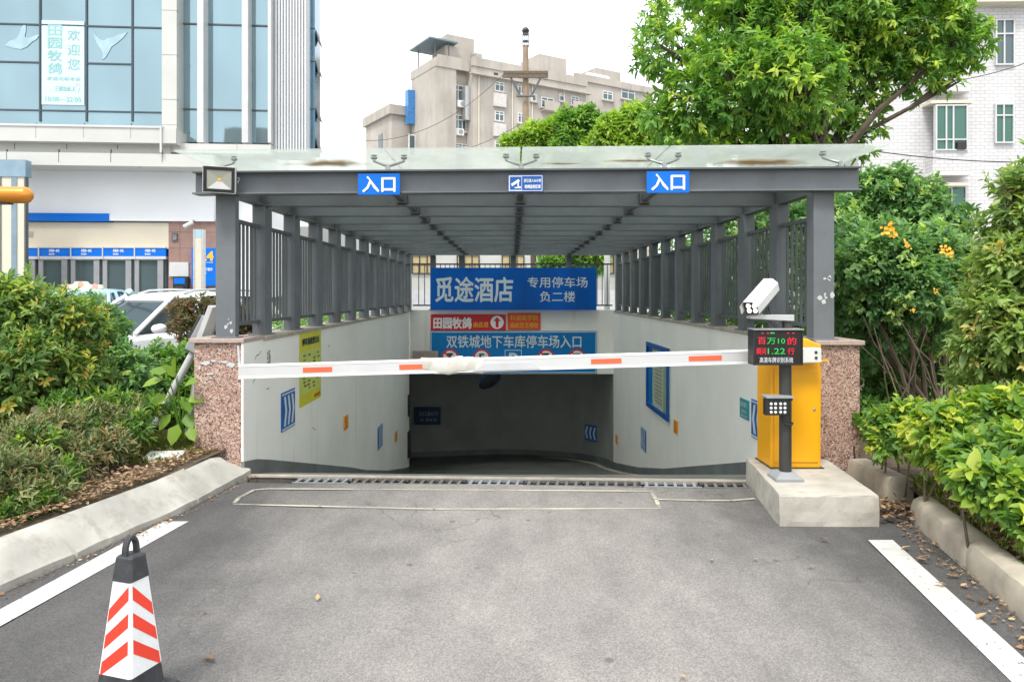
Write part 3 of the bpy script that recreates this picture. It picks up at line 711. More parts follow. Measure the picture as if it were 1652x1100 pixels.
# ------------------------------------------------------------------ signs on the canopy
U, V3, NB = Vector((1, 0, 0)), Vector((0, 0, 1)), Vector((0, -1, 0))
UB = Vector((1, -.045, 0)).normalized(); NF = UB.cross(V3)            # along the fascia beam; its outward normal
def board(name, label, cat, o, u, v, w_, h, m, t=.012, bevel=.002, group=None):
    u, v = Vector(u).normalized(), Vector(v).normalized(); n = u.cross(v); mb = MB(); mb.ubox(o, u, v, n, w_, h, t)
    return tag(mb.build(name, m, bevel=bevel, seg=1), label, cat, group)
def pxbox(x0, y0, x1, y1, d): a = P(x0, y1, d); b = P(x1, y0, d); return a, b.x-a.x, b.z-a.z
for x0, x1, y0, y1, lab in ((578, 646, 281, 315, 'bright blue entrance sign on the canopy beam, nearer the floodlight'), (1043, 1111, 277, 312, 'bright blue entrance sign on the canopy beam, nearer the right pillar')):
    d = 6.545; xm = ((x0+x1)/2-CX)*d/FPX; d = 6.47 + skew(xm); o, w_, h = pxbox(x0, y0, x1, y1, d)
    b = board('entrance_sign', lab, 'sign', o, UB, V3, w_, h, M['blue'])
    text('入口', o + UB*w_/2 + V3*h/2 + NF*.013, UB, V3, w_*.80, h*.76, M['white_s'], b, bold=.035)
d = 6.478 + skew(.1); o, w_, h = pxbox(820, 283, 876, 310, d)
b = board('camera_notice', 'small dark blue surveillance notice with white camera pictogram at the middle of the canopy beam', 'sign', o, UB, V3, w_, h, M['blue_d'])
def frame_mb(o, u, v, n, w_, h, t, e, ins):
    mb = MB(); o, u, v, n = [Vector(q) for q in (o, u, v, n)]
    for (a, c, ww, hh) in ((ins, ins, w_-2*ins, t), (ins, h-ins-t, w_-2*ins, t), (ins, ins+t, t, h-2*ins-2*t), (w_-ins-t, ins+t, t, h-2*ins-2*t)):
        mb.ubox(o+u*a+v*c, u, v, n, ww, hh, e)
    return mb
oo = o + NF*.012
frame_mb(oo, UB, V3, NF, w_, h, .004, .002, .006).build('border', M['white_s'], b)
frame_mb(oo+UB*.012+V3*.012, UB, V3, NF, .108, h-.024, .003, .002, 0).build('pictogram_frame', M['white_s'], b)
pc = MB()
def pp(x, y): return oo + UB*(.012+x) + V3*(.012+y)
for poly in ([(.022, .062), (.078, .098), (.09, .08), (.034, .044)], [(.012, .056), (.02, .062), (.032, .042), (.024, .036)], [(.07, .07), (.08, .07), (.08, .022), (.07, .022)], [(.045, .028), (.07, .028), (.07, .019), (.045, .019)], [(.08, .034), (.098, .034), (.098, .018), (.08, .018)]):
    pc.prism([pp(*q) for q in poly], NF*.002)
pc.build('pictogram', M['white_s'], b)
text('您已进入24小时', o + UB*(w_*.70) + V3*(h*.66) + NF*.012, UB, V3, w_*.5, h*.2, M['white_s'], b, bold=.03)
text('视频监控区域', o + UB*(w_*.70) + V3*(h*.30) + NF*.012, UB, V3, w_*.46, h*.22, M['white_s'], b, bold=.04)

# floodlight on the beam's left end
fl = thing('floodlight', 'square LED floodlight with pale frame hung on the left end of the canopy beam', 'floodlight', P(354, 290, 6.5), 0)
fl.rotation_euler = (R(8), R(3), R(4))
fm = MB(); W_, H_ = .285, .235
fm.loft([[(-W_/2, 0, -H_/2), (W_/2, 0, -H_/2), (W_/2, 0, H_/2), (-W_/2, 0, H_/2)], [(-W_/2*.9, .07, -H_/2*.85), (W_/2*.9, .07, -H_/2*.85), (W_/2*.9, .07, H_/2*.85), (-W_/2*.9, .07, H_/2*.85)]])
fm.build('housing', M['lightgrey'], fl, bevel=.008, world=False)
frame_mb((-W_/2+.006, -.006, -H_/2+.006), U, V3, NB, W_-.012, H_-.012, .030, .008, 0).build('gasket', M['black'], fl, bevel=.003, world=False)
frame_mb((-W_/2, -.003, -H_/2), U, V3, NB, W_, H_, .010, .009, 0).build('frame', M['lightgrey'], fl, bevel=.003, world=False)
rf = MB(); a, c = W_/2-.03, H_/2-.028
o4 = [(-a, -.009, -c), (a, -.009, -c), (a, -.009, c), (-a, -.009, c)]; i4 = [(-.016, -.001, -.016+.005), (.016, -.001, -.011), (.016, -.001, .016), (-.016, -.001, .016)]
for k in range(4): rf.poly([o4[k], o4[(k+1) % 4], i4[(k+1) % 4], i4[k]], 1 if k == 0 else 0)
rf.build('reflector', [mat('satin_reflector', (.36, .38, .32), .35, .2, .0, 8), M['white']], fl, world=False)
MB().box((-.014, -.006, -.010), (.014, -.002, .014)).build('led_chip', M['amber'], fl, world=False)
MB().tube([(-W_/2-.008, .02, -.02), (-W_/2-.008, .08, .02), (W_/2+.008, .08, .02), (W_/2+.008, .02, -.02)], .008, 6).build('bracket', M['grey'], fl, world=False)

# ------------------------------------------------------------------ signs on the end wall
D = 17.38
o, w_, h = pxbox(695, 432, 962, 500, D)
hb = board('hotel_banner', 'large deep blue hotel parking banner tied to the railing above the end wall', 'banner', o, U, V3, w_, h, M['blue_b'], .05)
def tx(s, x0, y0, x1, y1, m, par, dd, **k):
    a = P(x0, y1, dd); c = P(x1, y0, dd); return text(s, (a+c)/2, U, V3, c.x-a.x, c.z-a.z, m, par, **k)
tx('觅途酒店', 702, 447, 828, 487, M['white_l'], hb, D-.051, bold=.030)
tx('专用停车场', 851, 447, 948, 464, M['white_l'], hb, D-.051, bold=.012); tx('负二楼', 871, 470, 928, 487, M['white_l'], hb, D-.051, bold=.012)
o, w_, h = pxbox(695, 507, 816, 533, 17.49)
rs = board('restaurant_sign', 'red directional sign with white arrow disc under the blue banner', 'sign', o, U, V3, w_, h, M['redsign'], .02)
tx('田园牧鸽', 699, 512, 761, 530, M['white_s'], rs, 17.468, bold=.055); tx('由此进', 764, 519, 788, 528, M['amber'], rs, 17.468, bold=.03)
dm = MB(); dm.lathe(P(802, 520, 17.466), (0, 1, 0), [(0, .155), (.004, .155)], 28); dm.build('disc', M['white_s'], rs)
am = MB(); cc = P(802, 520, 17.464); am.prism([(cc.x+x, cc.y, cc.z+z) for x, z in ((0, .125), (.09, .03), (.035, .03), (.035, -.12), (-.035, -.12), (-.035, .03), (-.09, .03))], (0, .002, 0)); am.build('arrow', M['redsign'], rs)
o, w_, h = pxbox(819, 505, 872, 532, 17.49)
os_ = board('directory_sign', 'small orange-red sign with amber lettering beside the red arrow sign', 'sign', o, U, V3, w_, h, M['redorange'], .02)
tx('科诚商学院', 823, 508, 868, 517, M['amber'], os_, 17.468, bold=.02); tx('由此往五楼◎', 824, 520, 868, 529, M['amber'], os_, 17.468, bold=.02)
o, w_, h = pxbox(694, 534, 963, 602, 17.49)
bs_ = board('garage_sign', 'wide blue underground garage entrance sign with round prohibition symbols on the end wall', 'sign', o, U, V3, w_, h, M['blue_m'], .02)
frame_mb(o+NB*.02, U, V3, NB, w_, h, .02, .004, .012).build('border', M['white_l'], bs_)
tx('双铁城地下车库停车场入口', 720, 541, 938, 561, M['white_l'], bs_, 17.468, bold=.022)
def disc(c, r, m, dd, par, nm): MB().lathe((c.x, dd, c.z), (0, 1, 0), [(0, r), (.003, r)], 26).build(nm, m, par)
for px, s in ((726, ''), (777, '5'), (881, ''), (931, '')):
    c = P(px, 577, 17.466); disc(c, .205, M['redsign'], 17.4645, bs_, 'symbol_ring'); disc(c, .165, M['white_s'], 17.4605, bs_, 'symbol_disc')
    if s: text(s, (c.x, 17.457, c.z), U, V3, .14, .2, M['ink'], bs_, bold=.03)
    else:
        q = MB(); q.prism([(c.x+x, 17.4585, c.z+z) for x, z in ((-.09, .11), (.09, .11), (.02, .03), (.08, -.08), (-.08, -.08), (-.02, .03))], (0, .0015, 0)); q.build('symbol', M['ink'], bs_)
        q = MB(); q.prism([(c.x+x, 17.4575, c.z+z) for x, z in ((-.13, .10), (-.10, .13), (.13, -.10), (.10, -.13))], (0, .0008, 0)); q.build('slash', M['redsign'], bs_)
c = P(828, 578, 17.466); frame_mb((c.x-.2, 17.47, c.z-.2), U, V3, NB, .4, .4, .015, .004, 0).build('symbol_frame', M['white_l'], bs_); text('P', (c.x, 17.464, c.z), U, V3, .2, .27, M['white_l'], bs_, bold=.05)
o, w_, h = pxbox(666, 566, 707, 583, 17.40)
pq = board('small_plaque', 'little beige plaque with a red lower edge beside the blue garage sign', 'plaque', o, U, V3, w_, h, M['granite_cap'], .03)
board_r = MB().ubox(o + NB*.031, U, V3, NB, w_, h*.28, .003); board_r.build('stripe', M['redsign'], pq)
text('出入平安', o + U*w_/2 + V3*h*.68 + NB*.031, U, V3, w_*.62, h*.26, M['grey'], pq)
mm = thing('convex_mirror', 'dark round mirror hanging below the lintel in the tunnel mouth', 'mirror', P(792, 615, 18.0))
cc = P(790, 613, 18.0); mm_ = MB(); ax = Vector((.45, -.6, -.66)).normalized()
mm_.lathe(cc, ax, [(-.10, .05), (-.06, .2), (0, .31), (.02, .31), (.03, .29)], 24); mm_.build('shell', M['blue_d'], mm, smooth=True)
MB().lathe(cc + ax*.028, ax, [(0, .285), (.03, .24), (.055, .15), (.065, .02)], 24).build('mirror_face', mat('tunnel_mirror', (.12, .16, .2), .1, .8), mm, smooth=True)
MB().tube([cc - ax*.08, cc + Vector((.05, .1, .3)), cc + Vector((.05, .15, .42))], .02, 8).build('bracket', M['black'], mm)
o, w_, h = pxbox(668, 656, 711, 685, 20.72)
ts = board('tunnel_sign', 'dim navy sign on the curved tunnel wall deep in shadow', 'sign', o, U, V3, w_, h, mat('dimmed_navy_sign', (.012, .04, .11), .5), .02)  # sign blue darkened so it reads dim inside the tunnel
text('出口请右行', o + U*w_*.55 + V3*h*.62 + NB*.021, U, V3, w_*.7, h*.24, M['grey'], ts); text('B1 停车场', o + U*w_*.55 + V3*h*.28 + NB*.021, U, V3, w_*.6, h*.18, M['grey'], ts)

# ------------------------------------------------------------------ signs on the ramp's side walls
def side(left, d0, d1):                                  # frame on the wall: origin at its left edge as one faces it
    if left: a, b = Vector((xl(d0), d0, 0)), Vector((xl(d1), d1, 0))
    else: a, b = Vector((xr(d1), d1, 0)), Vector((xr(d0), d0, 0))
    u = (b-a).normalized(); return a, u, u.cross(V3), (b-a).length
def wallboard(left, d0, d1, z0, z1, name, label, cat, m, t=.012, group=None):
    a, u, n, ln = side(left, d0, d1); o = a + V3*z0 + n*.001
    return board(name, label, cat, o, u, V3, ln, z1-z0, m, t, .0015, group), o, u, n, ln, z1-z0
def chevron(left, d0, z0, lab, wd=.47, h=.41):
    b, o, u, n, ln, h = wallboard(left, d0, d0+wd, z0, z0+h, 'chevron_sign', lab, 'chevron sign', M['blue_chev'], .012, 'blue chevron guide signs')
    q = MB(); oo = o + n*.0125; flip = 1
    for zz in (.012, h-.03): q.ubox(oo+u*.01+V3*zz, u, V3, n, ln-.02, .016, .002)
    for k in range(3):
        x = ln*(.14+.28*k) if left else ln*(.86-.28*k); s = 1 if left else -1; wd_ = ln*.12
        pts = [(x, h*.12), (x+s*wd_*.9, h*.5), (x, h*.88), (x+s*wd_*1.0, h*.88), (x+s*wd_*1.9, h*.5), (x+s*wd_*1.0, h*.12)]
        q.prism([oo + u*a_ + V3*b_ for a_, b_ in pts], n*.002)
    q.build('chevrons', M['white_l'], b)
chevron(True, 7.74, .185, 'chevron sign below the yellow notice on the left wall')
chevron(True, 13.35, -1.2, 'chevron sign on the left wall between the two amber reflectors')
chevron(False, 7.56, .09, 'chevron sign on the right wall partly behind the barrier lamp')
chevron(False, 13.7, -1.32, 'chevron sign low on the right wall below the framed notice board')
a = Vector((1.95, 19.32, fz(19.3)+.55)); u = Vector((.62, -.78, 0)).normalized(); o = a; n = u.cross(V3); o -= n*-.10
bq = board('chevron_sign', 'chevron sign in shadow where the tunnel wall bends', 'chevron sign', o, u, V3, .45, .41, M['blue_chev'], .012, .0015, 'blue chevron guide signs')
q = MB()
for k in range(3):
    x = .40-.14*k; q.prism([o + n*.0125 + u*a_ + V3*b_ for a_, b_ in ((x, .05), (x-.05, .2), (x, .36), (x-.05, .36), (x-.1, .2), (x-.05, .05))], n*.002)
q.build('chevrons', M['white_l'], bq)
def refl(left, d0, z0, lab):
    b, o, u, n, ln, h = wallboard(left, d0, d0+.22, z0, z0+.2, 'wall_reflector', lab, 'reflector', M['reflector'], .02, 'amber wall reflectors')
    text('▲', o + u*ln/2 + V3*h*.5 + n*.02, u, V3, ln*.4, h*.4, M['amber'], b, name='mark')
refl(True, 10.64, -.335, 'amber reflector in the middle of the left wall'); refl(True, 15.3, -1.45, 'amber reflector at the far end of the left wall')
refl(False, 11.3, -.52, 'amber reflector on the right wall under the framed notice board'); refl(False, 16.9, -1.82, 'amber reflector at the far end of the right wall')
b, o, u, n, ln, h = wallboard(True, 8.41, 9.36, .335, 1.185, 'yellow_notice', 'tall yellow parking notice on the left wall behind the boom', 'notice', M['yellowsign'], .004)
MB().ubox(o + n*.0045 + V3*h*.16, u, V3, n, ln, h*.58, .0015).build('panel', M['yellowgreen'], b)
text('停车场收费公示', o + u*ln*.5 + V3*h*.87 + n*.005, u, V3, ln*.8, h*.10, M['ink'], b, bold=.06)
rng = random.Random(3); tm = []
for ln_, z in enumerate((.68, .62, .57, .52, .47, .42, .37, .32, .27, .22)):
    for xx in (.2, .4, .62, .84):
        if rng.random() < .75: text(rng.choice(['小型车', '首小时', '免费', '元/时', '夜间', '封顶', '月租', '15分']), o + u*ln*(xx+rng.uniform(-.03, .03)) + V3*h*z + n*.006, u, V3, ln*.11, h*.028, M['ink'], b, bold=.02)
text('物业服务', o + u*ln*.8 + V3*h*.07 + n*.005, u, V3, ln*.3, h*.05, M['redorange'], b)
b, o, u, n, ln, h = wallboard(False, 11.8, 13.5, -.41, .76, 'notice_board', 'blue-framed notice board with pale green sheet on the right wall', 'notice board', M['paper'], .015)
frame_mb(o + n*.015, u, V3, n, ln, h, .085, .035, 0).build('frame', M['blue_d'], b)
MB().ubox(o + n*.016 + u*.085 + V3*.085, u, V3, n, .32, h-.17, .004).build('side_panel', M['blue_m'], b)
MB().ubox(o + n*.016 + u*(ln-.42) + V3*.085, u, V3, n, .335, h-.17, .004).build('side_panel', mat('sage_panel', (.26, .36, .28), .5), b)
text('停车场管理须知', o + u*ln*.5 + V3*(h-.19) + n*.018, u, V3, ln*.4, .07, M['redsign'], b, bold=.02)
for k in range(11): text(rng.choice(['一、车辆入场请减速慢行', '二、请按指定车位停放车辆', '三、贵重物品请随身携带', '四、场内禁止烟火请勿鸣笛']), o + u*ln*.5 + V3*(h-.30-.068*k) + n*.018, u, V3, ln*.42, .032, M['grey'], b)
b, o, u, n, ln, h = wallboard(False, 8.12, 8.42, .24, .46, 'slow_sign', 'small teal sign beside the right chevron sign', 'sign', M['teal'], .008)
text('减速慢行', o + u*ln*.5 + V3*h*.72 + n*.008, u, V3, ln*.8, h*.26, M['white_l'], b); text('注意安全', o + u*ln*.5 + V3*h*.38 + n*.008, u, V3, ln*.6, h*.2, M['white_l'], b); text('谨慎驾驶', o + u*ln*.5 + V3*h*.14 + n*.008, u, V3, ln*.7, h*.12, M['white_l'], b)
# scribbles and scrapes on the left wall
q = MB(); rng = random.Random(8)
for (px, py, ln_, an) in ((411, 579, .18, .3), (408, 617, .16, .5), (430, 629, .08, .05), (545, 575, .2, -1.2), (456, 712, .25, -1.5), (475, 720, .2, -1.5), (505, 690, .14, -.4), (530, 560, .1, .1)):
    k = (px-CX)/FPX; d = -2.43/k; c = P(px, py, d); c.x = xl(d)+.0015
    pts = [c + Vector((0, math.cos(an)*ln_*t, math.sin(an)*ln_*t + rng.uniform(-.012, .012))) for t in (0, .3, .6, 1)]
    for a, e in zip(pts, pts[1:]): q.prism([a, e, e+Vector((0, 0, .012)), a+Vector((0, 0, .012))], (.001, 0, 0))
q.build('scrape', M['grey'], lw)
text('车场', (xl(7.35)+.0012, 7.35, 1.0), (0, 1, 0), V3, .10, .17, M['grey'], lw, name='stencil', eps=.001)
# ------------------------------------------------------------------ barrier island, barrier gate
isl = MB(); ring0 = [(1.885, 5.24), (2.585, 5.22), (2.70, 6.36), (2.02, 6.42)]
def inset(r, k): cx_ = sum(p[0] for p in r)/4; cy_ = sum(p[1] for p in r)/4; return [(cx_+(x-cx_)*k, cy_+(y-cy_)*k) for x, y in r]
rows = []
for z, k in ((-.03, 1.0), (.03, 1.0), (.10, .998), (.205, .994), (.218, .985)):
    rr = inset(ring0, k); ring = []
    for i in range(4):
        a, b = rr[i], rr[(i+1) % 4]
        for j in range(8): t = j/8; rng = random.Random(int(i*97+j*13+z*500)); ring.append((a[0]+(b[0]-a[0])*t+rng.uniform(-.004, .004), a[1]+(b[1]-a[1])*t+rng.uniform(-.004, .004), z))
    rows.append(ring)
isl.loft(rows); tag(isl.build('concrete_island', M['concrete']), 'pale concrete plinth under the yellow barrier cabinet', 'plinth')
bg_ = thing('barrier_gate', 'lowered white barrier boom with orange patches on a yellow cabinet', 'barrier', (2.3, 6.2, .218))
cb = MB(); ZI = .22
cb.prism([(2.10, 6.03, ZI), (2.51, 6.03, ZI), (2.515, 6.03, 1.22), (2.40, 6.03, 1.275), (2.10, 6.03, 1.275)], (0, .34, 0))
cb.build('cabinet', M['yellow'], bg_, bevel=.014, seg=3)
MB().box((2.125, 6.020, .27), (2.485, 6.0285, 1.02)).build('door_panel', M['yellow'], bg_, bevel=.004); MB().lathe((2.45, 6.021, .70), (0, -1, 0), [(0, .012), (.006, .012), (.007, .005)], 12).build('lock', M['steelwhite'], bg_); MB().box((2.09, 6.01, .205), (2.53, 6.40, .226)).build('foot_flange', M['polegrey'], bg_, bevel=.003)
A = P(1322, 572, 5.93); T = P(386, 599.5, 5.93)
bd = (A-T).normalized(); bn = Vector((0, -1, 0)); bu = bn.cross(bd) * -1; bu = Vector((-bd.z, 0, bd.x)).normalized()
Lb = (A-T).length; H2 = .100; TH = .045
def bx(mb, s0, s1, z0, z1, y0, y1, mi=0): return mb.ubox(T + bd*s0 + bu*z0 + Vector((0, y1, 0)), bd, bu, Vector((0, -1, 0)), s1-s0, z1-z0, y1-y0, mi)
bm_ = MB(); bx(bm_, 0, Lb-.10, -H2/2, H2/2, -TH/2, TH/2)
boom = bm_.build('boom', M['white'], bg_, bevel=.006)
for zz in (-H2/2-.006, H2/2-.012): bx(MB(), .0, Lb-.12, zz, zz+.018, -TH/2-.003, TH/2+.003).build('rubber_edge', M['white_s'], boom, bevel=.003)
def sx(px): return (px-386)/(1322-386)*Lb
for x0, x1 in ((490, 537), (645, 702), (953, 1002), (1110, 1163), (1258, 1300)):
    bx(MB(), sx(x0), sx(x1), -.020, .020, -TH/2-.0025, -TH/2-.0005).build('stripe', M['orange'], boom)
# wrapped repair: uneven bandage over the broken boom, and a splint plate
rb = random.Random(4)
for lay in range(5):
    r = []; s0 = sx(684+lay*7+rb.uniform(-4, 4)); s1 = sx(782-lay*7+rb.uniform(-6, 6)); n = 13
    for i in range(n+1):
        t = i/n; s = s0+(s1-s0)*t; e = math.sin(math.pi*t)**.7*(.001+.0018*lay)
        hz = H2/2+.006+e*1.2+rb.uniform(-.003, .003); hy = TH/2+.004+e*.9
        sh = (lay-2)*.004*(t-.5)*4; ring = []
        for k in range(16):
            a = 2*math.pi*k/16; c, q = math.cos(a), math.sin(a)
            yy = hy*math.copysign(abs(c)**.5, c); zz = hz*math.copysign(abs(q)**.6, q)+sh
            ring.append(T + bd*(s + .012*q*(1 if lay % 2 else -1)) + bu*zz + Vector((0, yy, 0)))
        r.append(ring)
    MB().loft(r).build('tape_wrap', mat('cream_tape_%d' % lay, [(.50, .48, .41), (.60, .585, .53), (.52, .50, .43), (.58, .565, .52), (.55, .53, .47)][lay], .5, 0, .1, 18, .3, 60), boom, smooth=True)
pm = MB(); pm.prism([T + bd*sx(x) + bu*z + Vector((0, -TH/2-.006, 0)) for x, z in ((762, -.047), (873, -.047), (858, .012), (783, .012))], (0, -.006, 0)); pm.build('splint_plate', M['lightgrey'], boom, bevel=.002)
MB().tube([T + bd*.004 + bu*.045, T + bd*-.004 + bu*.21], [.011, .008], 8).build('tip_rod', M['white'], boom)
bx(MB(), Lb-.21, Lb-.0, -.06, .055, -TH/2-.02, TH/2+.045).build('arm_clamp', M['whitedirty'], bg_, bevel=.008)
cm = MB()
for q in (.024, -.02): c = T + bd*(Lb-.045) + bu*q + Vector((0, -TH/2-.02, 0)); cm.lathe(c, (0, -1, 0), [(0, .012), (.006, .012), (.008, .006)], 10)
cm.build('bolt', M['polegrey'], bg_)
MB().box((2.495, 6.0, 1.09), (2.56, 6.03, 1.105)).build('latch', M['yellow'], bg_)

# ------------------------------------------------------------------ plate-reading camera post
d = 5.69; px_ = (1267-CX)*d/FPX
cp = thing('camera_post', 'charcoal pole with red and green display, lamp box and white camera on the plinth', 'camera post', (px_, d, ZI))
bs = MB(); s = .105
bs.loft([[(px_-s, d-s, ZI-.004), (px_+s, d-s, ZI-.004), (px_+s, d+s, ZI-.004), (px_-s, d+s, ZI-.004)], [(px_-s, d-s, ZI+.02), (px_+s, d-s, ZI+.02), (px_+s, d+s, ZI+.02), (px_-s, d+s, ZI+.02)], [(px_-.055, d-.055, ZI+.06), (px_+.055, d-.055, ZI+.06), (px_+.055, d+.055, ZI+.06), (px_-.055, d+.055, ZI+.06)]])
bs.build('base_plate', M['grey'], cp, bevel=.004)
MB().lathe((px_, d, ZI+.05), (0, 0, 1), [(0, .046), (1.06, .046), (1.062, .046)], 24).build('pole', M['polegrey'], cp, smooth=True)
ang = R(4); 
a = P(1215, 589, d-.1); b = P(1294, 532, d-.1); dw, dh = b.x-a.x, b.z-a.z
dbx = MB(); dbx.box((a.x, d-.10, a.z), (b.x+.005, d+.03, b.z)); disp = dbx.build('display_box', M['black'], cp, bevel=.006)
vs = MB(); vs.box((a.x-.004, d-.118, b.z-.002), (b.x+.009, d+.03, b.z+.008)); vs.build('visor', M['grey'], disp, bevel=.002)
frame_mb((a.x, d-.10, a.z), U, V3, NB, dw+.005, dh, .012, .010, 0).build('bezel', M['black'], disp, bevel=.002)
SCR = mat('unlit_led_screen', (.012, .008, .008), .3, 0, .4, 60); MB().box((a.x+.014, d-.1025, a.z+.014), (b.x-.008, d-.101, b.z-.014)).build('screen', SCR, disp)
eR, eG, eW = emis('red_led', (.9, .02, .05), .55), emis('green_led', (.02, .6, .10), .5), emis('white_led', (.8, .85, .9), .4)
def led(s_, x0, y0, x1, y1, m, **k):
    q0 = P(x0, y1, d-.1); q1 = P(x1, y0, d-.1); text(s_, (q0+q1)/2 + Vector((0, -.004, 0)), U, V3, q1.x-q0.x, q1.z-q0.z, m, disp, bold=.006, **k)
led('- -', 1228, 536.6, 1240, 538, eR); led('–', 1242, 536.2, 1249, 538, eG); led('- -', 1269, 536.6, 1281, 538, eR)
led('百', 1222, 544, 1235, 555, eR); led('万10', 1237, 545, 1266, 555, eG); led('的', 1270, 544, 1284, 556, eR)
led('瞬间', 1220, 561, 1235, 572, eR); led('1.22', 1238, 561.5, 1266, 571, eG); led('行', 1270, 561, 1281, 572, eR)
led('高清车牌识别系统', 1225, 576, 1279, 585, eW)
# lamp box with a 4 x 3 grid of LEDs
a = P(1235, 670, d-.12); b = P(1273, 643, d-.12); lx = MB(); lx.box((a.x, d-.12, a.z), (b.x, d-.06, b.z)); lmp = lx.build('lamp_box', M['black'], cp, bevel=.006)
le = MB()
for i in range(4):
    for j in range(3): le.lathe(P(1244.2+7.0*i+(1.2 if i > 1 else 0), 651.4+6.7*j, d-.122), (0, -1, 0), [(0, .0115), (.004, .010), (.006, .002)], 10)
le.build('led_cluster', mat('pale_led_lens', (.72, .74, .72), .2, 0, .1, 30), lmp)
MB().box((a.x+.005, d-.135, b.z+.003), (b.x+.035, d+.0, b.z+.016)).build('lamp_visor', M['grey'], lmp, bevel=.002)
MB().box((b.x+.01, d-.09, b.z-.02), (b.x+.04, d-.05, b.z+.012)).build('hinge', M['black'], lmp, bevel=.004)
MB().tube([(px_-.06, d-.08, a.z+.01), (px_-.055, d-.08, a.z-.04), (px_-.03, d-.075, a.z-.075), (px_+.02, d-.06, a.z-.085), (px_+.04, d-.045, a.z-.07)], .009, 8).build('cable', M['black'], lmp, smooth=True)
# camera arm and housing
zt = P(0, 508, d).z; xa = P(1207, 0, d).x; xb = P(1277, 0, d).x
MB().lathe((P(1270, 0, d).x, d, P(0, 536, d).z), (0, 0, 1), [(0, .036), (.10, .036)], 18).build('stub', M['polegrey'], cp, smooth=True)
MB().prism([(xa-.0, d-.05, zt-.028), (xb-.03, d-.05, zt-.045), (xb+.003, d-.05, zt-.045), (xb+.003, d-.05, zt+.002), (xa+.06, d-.05, zt+.002), (xa, d-.05, zt-.012)], (0, .1, 0)).build('arm', M['aluminium'], cp, bevel=.004)
MB().prism([(xa+.13, d-.02, zt-.046), (xa+.17, d-.02, zt-.046), (xb-.04, d-.02, zt-.125), (xb-.05, d-.02, zt-.145)], (0, .04, 0)).build('brace', M['polegrey'], cp)
hc = P(1225, 482, d-.02); fw = Vector((-.62, -.66, -.46)).normalized(); sd = fw.cross(V3).normalized(); up = sd.cross(fw)
def ring(c, w2, h2, ch): return [c + sd*x + up*z for x, z in ((-w2, -h2), (w2, -h2), (w2, h2-ch), (w2-ch, h2), (-w2+ch, h2), (-w2, h2-ch))]
hm = MB(); hm.loft([ring(hc - fw*.17, .062, .058, .03), ring(hc + fw*.14, .062, .058, .03)]); hs_ = hm.build('camera_housing', M['polegrey'], cp, bevel=.004)
sh = MB()
for (p, q) in (((-.072, -.03), (-.072, .032)), ((-.072, .032), (-.036, .070)), ((-.036, .070), (.036, .070)), ((.036, .070), (.072, .032)), ((.072, .032), (.072, -.03))):
    f = lambda w: [hc + fw*w + sd*p[0] + up*p[1], hc + fw*w + sd*q[0] + up*q[1], hc + fw*w + sd*q[0]*.95 + up*(q[1]-.004), hc + fw*w + sd*p[0]*.95 + up*(p[1]-.004)]
    sh.loft([f(-.21), f(.19)])
sh.build('sun_shield', M['white'], hs_)
fc = hc + fw*.141; MB().loft([ring(fc, .052, .048, .02), ring(fc + fw*.004, .05, .046, .02)]).build('front_glass', M['black'], hs_)
eL = emis('lit_led', (1, .94, .82), 3.2)
for i in (-1, 1):
    for j in (-1, 1): MB().lathe(fc + fw*.005 + sd*.024*i + up*(.020*j-.006), fw, [(0, .017), (.006, .015), (.009, .003)], 14).build('led_lamp', eL, hs_)
MB().tube([hc - up*.055, Vector((hc.x+.01, d, zt+.005))], [.014, .018], 10).build('mount', M['aluminium'], cp)
MB().tube([hc - up*.04 - fw*.1, hc + Vector((.09, .06, -.06)), Vector((xa+.17, d, zt+.004))], .005, 6).build('cable', M['black'], hs_)

# ------------------------------------------------------------------ traffic cone
cx_, cy_ = (211-CX)*2.95/FPX, 2.95
co = thing('traffic_cone', 'square red and white traffic cone with black rubber top loop', 'traffic cone', (cx_, cy_, .01), R(72)); co.scale = (.84, .84, .955)
def sq(s, z, ch): h = s/2; c = ch; return [(-h+c, -h, z), (h-c, -h, z), (h, -h+c, z), (h, h-c, z), (h-c, h, z), (-h+c, h, z), (-h, h-c, z), (-h, -h+c, z)]
MB().loft([sq(.36, 0, .05), sq(.36, .035, .05), sq(.33, .05, .05), sq(.235, .055, .012), sq(.215, .075, .01)]).build('base', M['rubber'], co, bevel=.004, world=False)
def side_at(z): return .215 + (.088-.215)*(z-.06)/(.62-.06)
MB().loft([sq(side_at(.06), .06, .01), sq(side_at(.175), .175, .01)]).build('lower_collar', M['rubber'], co, world=False)
MB().loft([sq(side_at(.15)+.003, .157, .012), sq(side_at(.54)+.003, .545, .008)]).build('sleeve', M['reflwhite'], co, world=False)
rd = MB()
for f in range(4):
    Mr = Matrix.Rotation(R(90)*f, 4, 'Z'); hand = -1 if f in (0, 2) else 1
    for zc in (.225, .33, .435):
        pts = []
        for (s_, dz) in ((-.41, -.05), (.41, .05), (.41, .105), (-.41, .005)):
            s2 = s_*hand; z = zc + dz - .025; w2 = side_at(z)+.003; pts.append(Mr @ Vector((s2*w2*1.0, -(w2/2+.0018), z)))
        rd.poly(pts)
rd.build('red_band', M['red'], co, world=False)
MB().loft([sq(side_at(.52)+.010, .528, .010), sq(.098, .62, .010), sq(.085, .628, .014)]).build('top_cap', M['rubber'], co, bevel=.003, world=False)
lo_ = MB(); rr = []
for k in range(13):
    a = math.pi*k/12; c = Vector((.034*math.cos(a), 0, .622 + .075*math.sin(a)**.8)); t = Vector((math.cos(a), 0, math.sin(a)*1.1)).normalized()
    rr.append([c + t*u_ + Vector((0, v_, 0)) for u_, v_ in ((-.008, -.015), (.008, -.015), (.008, .015), (-.008, .015))])
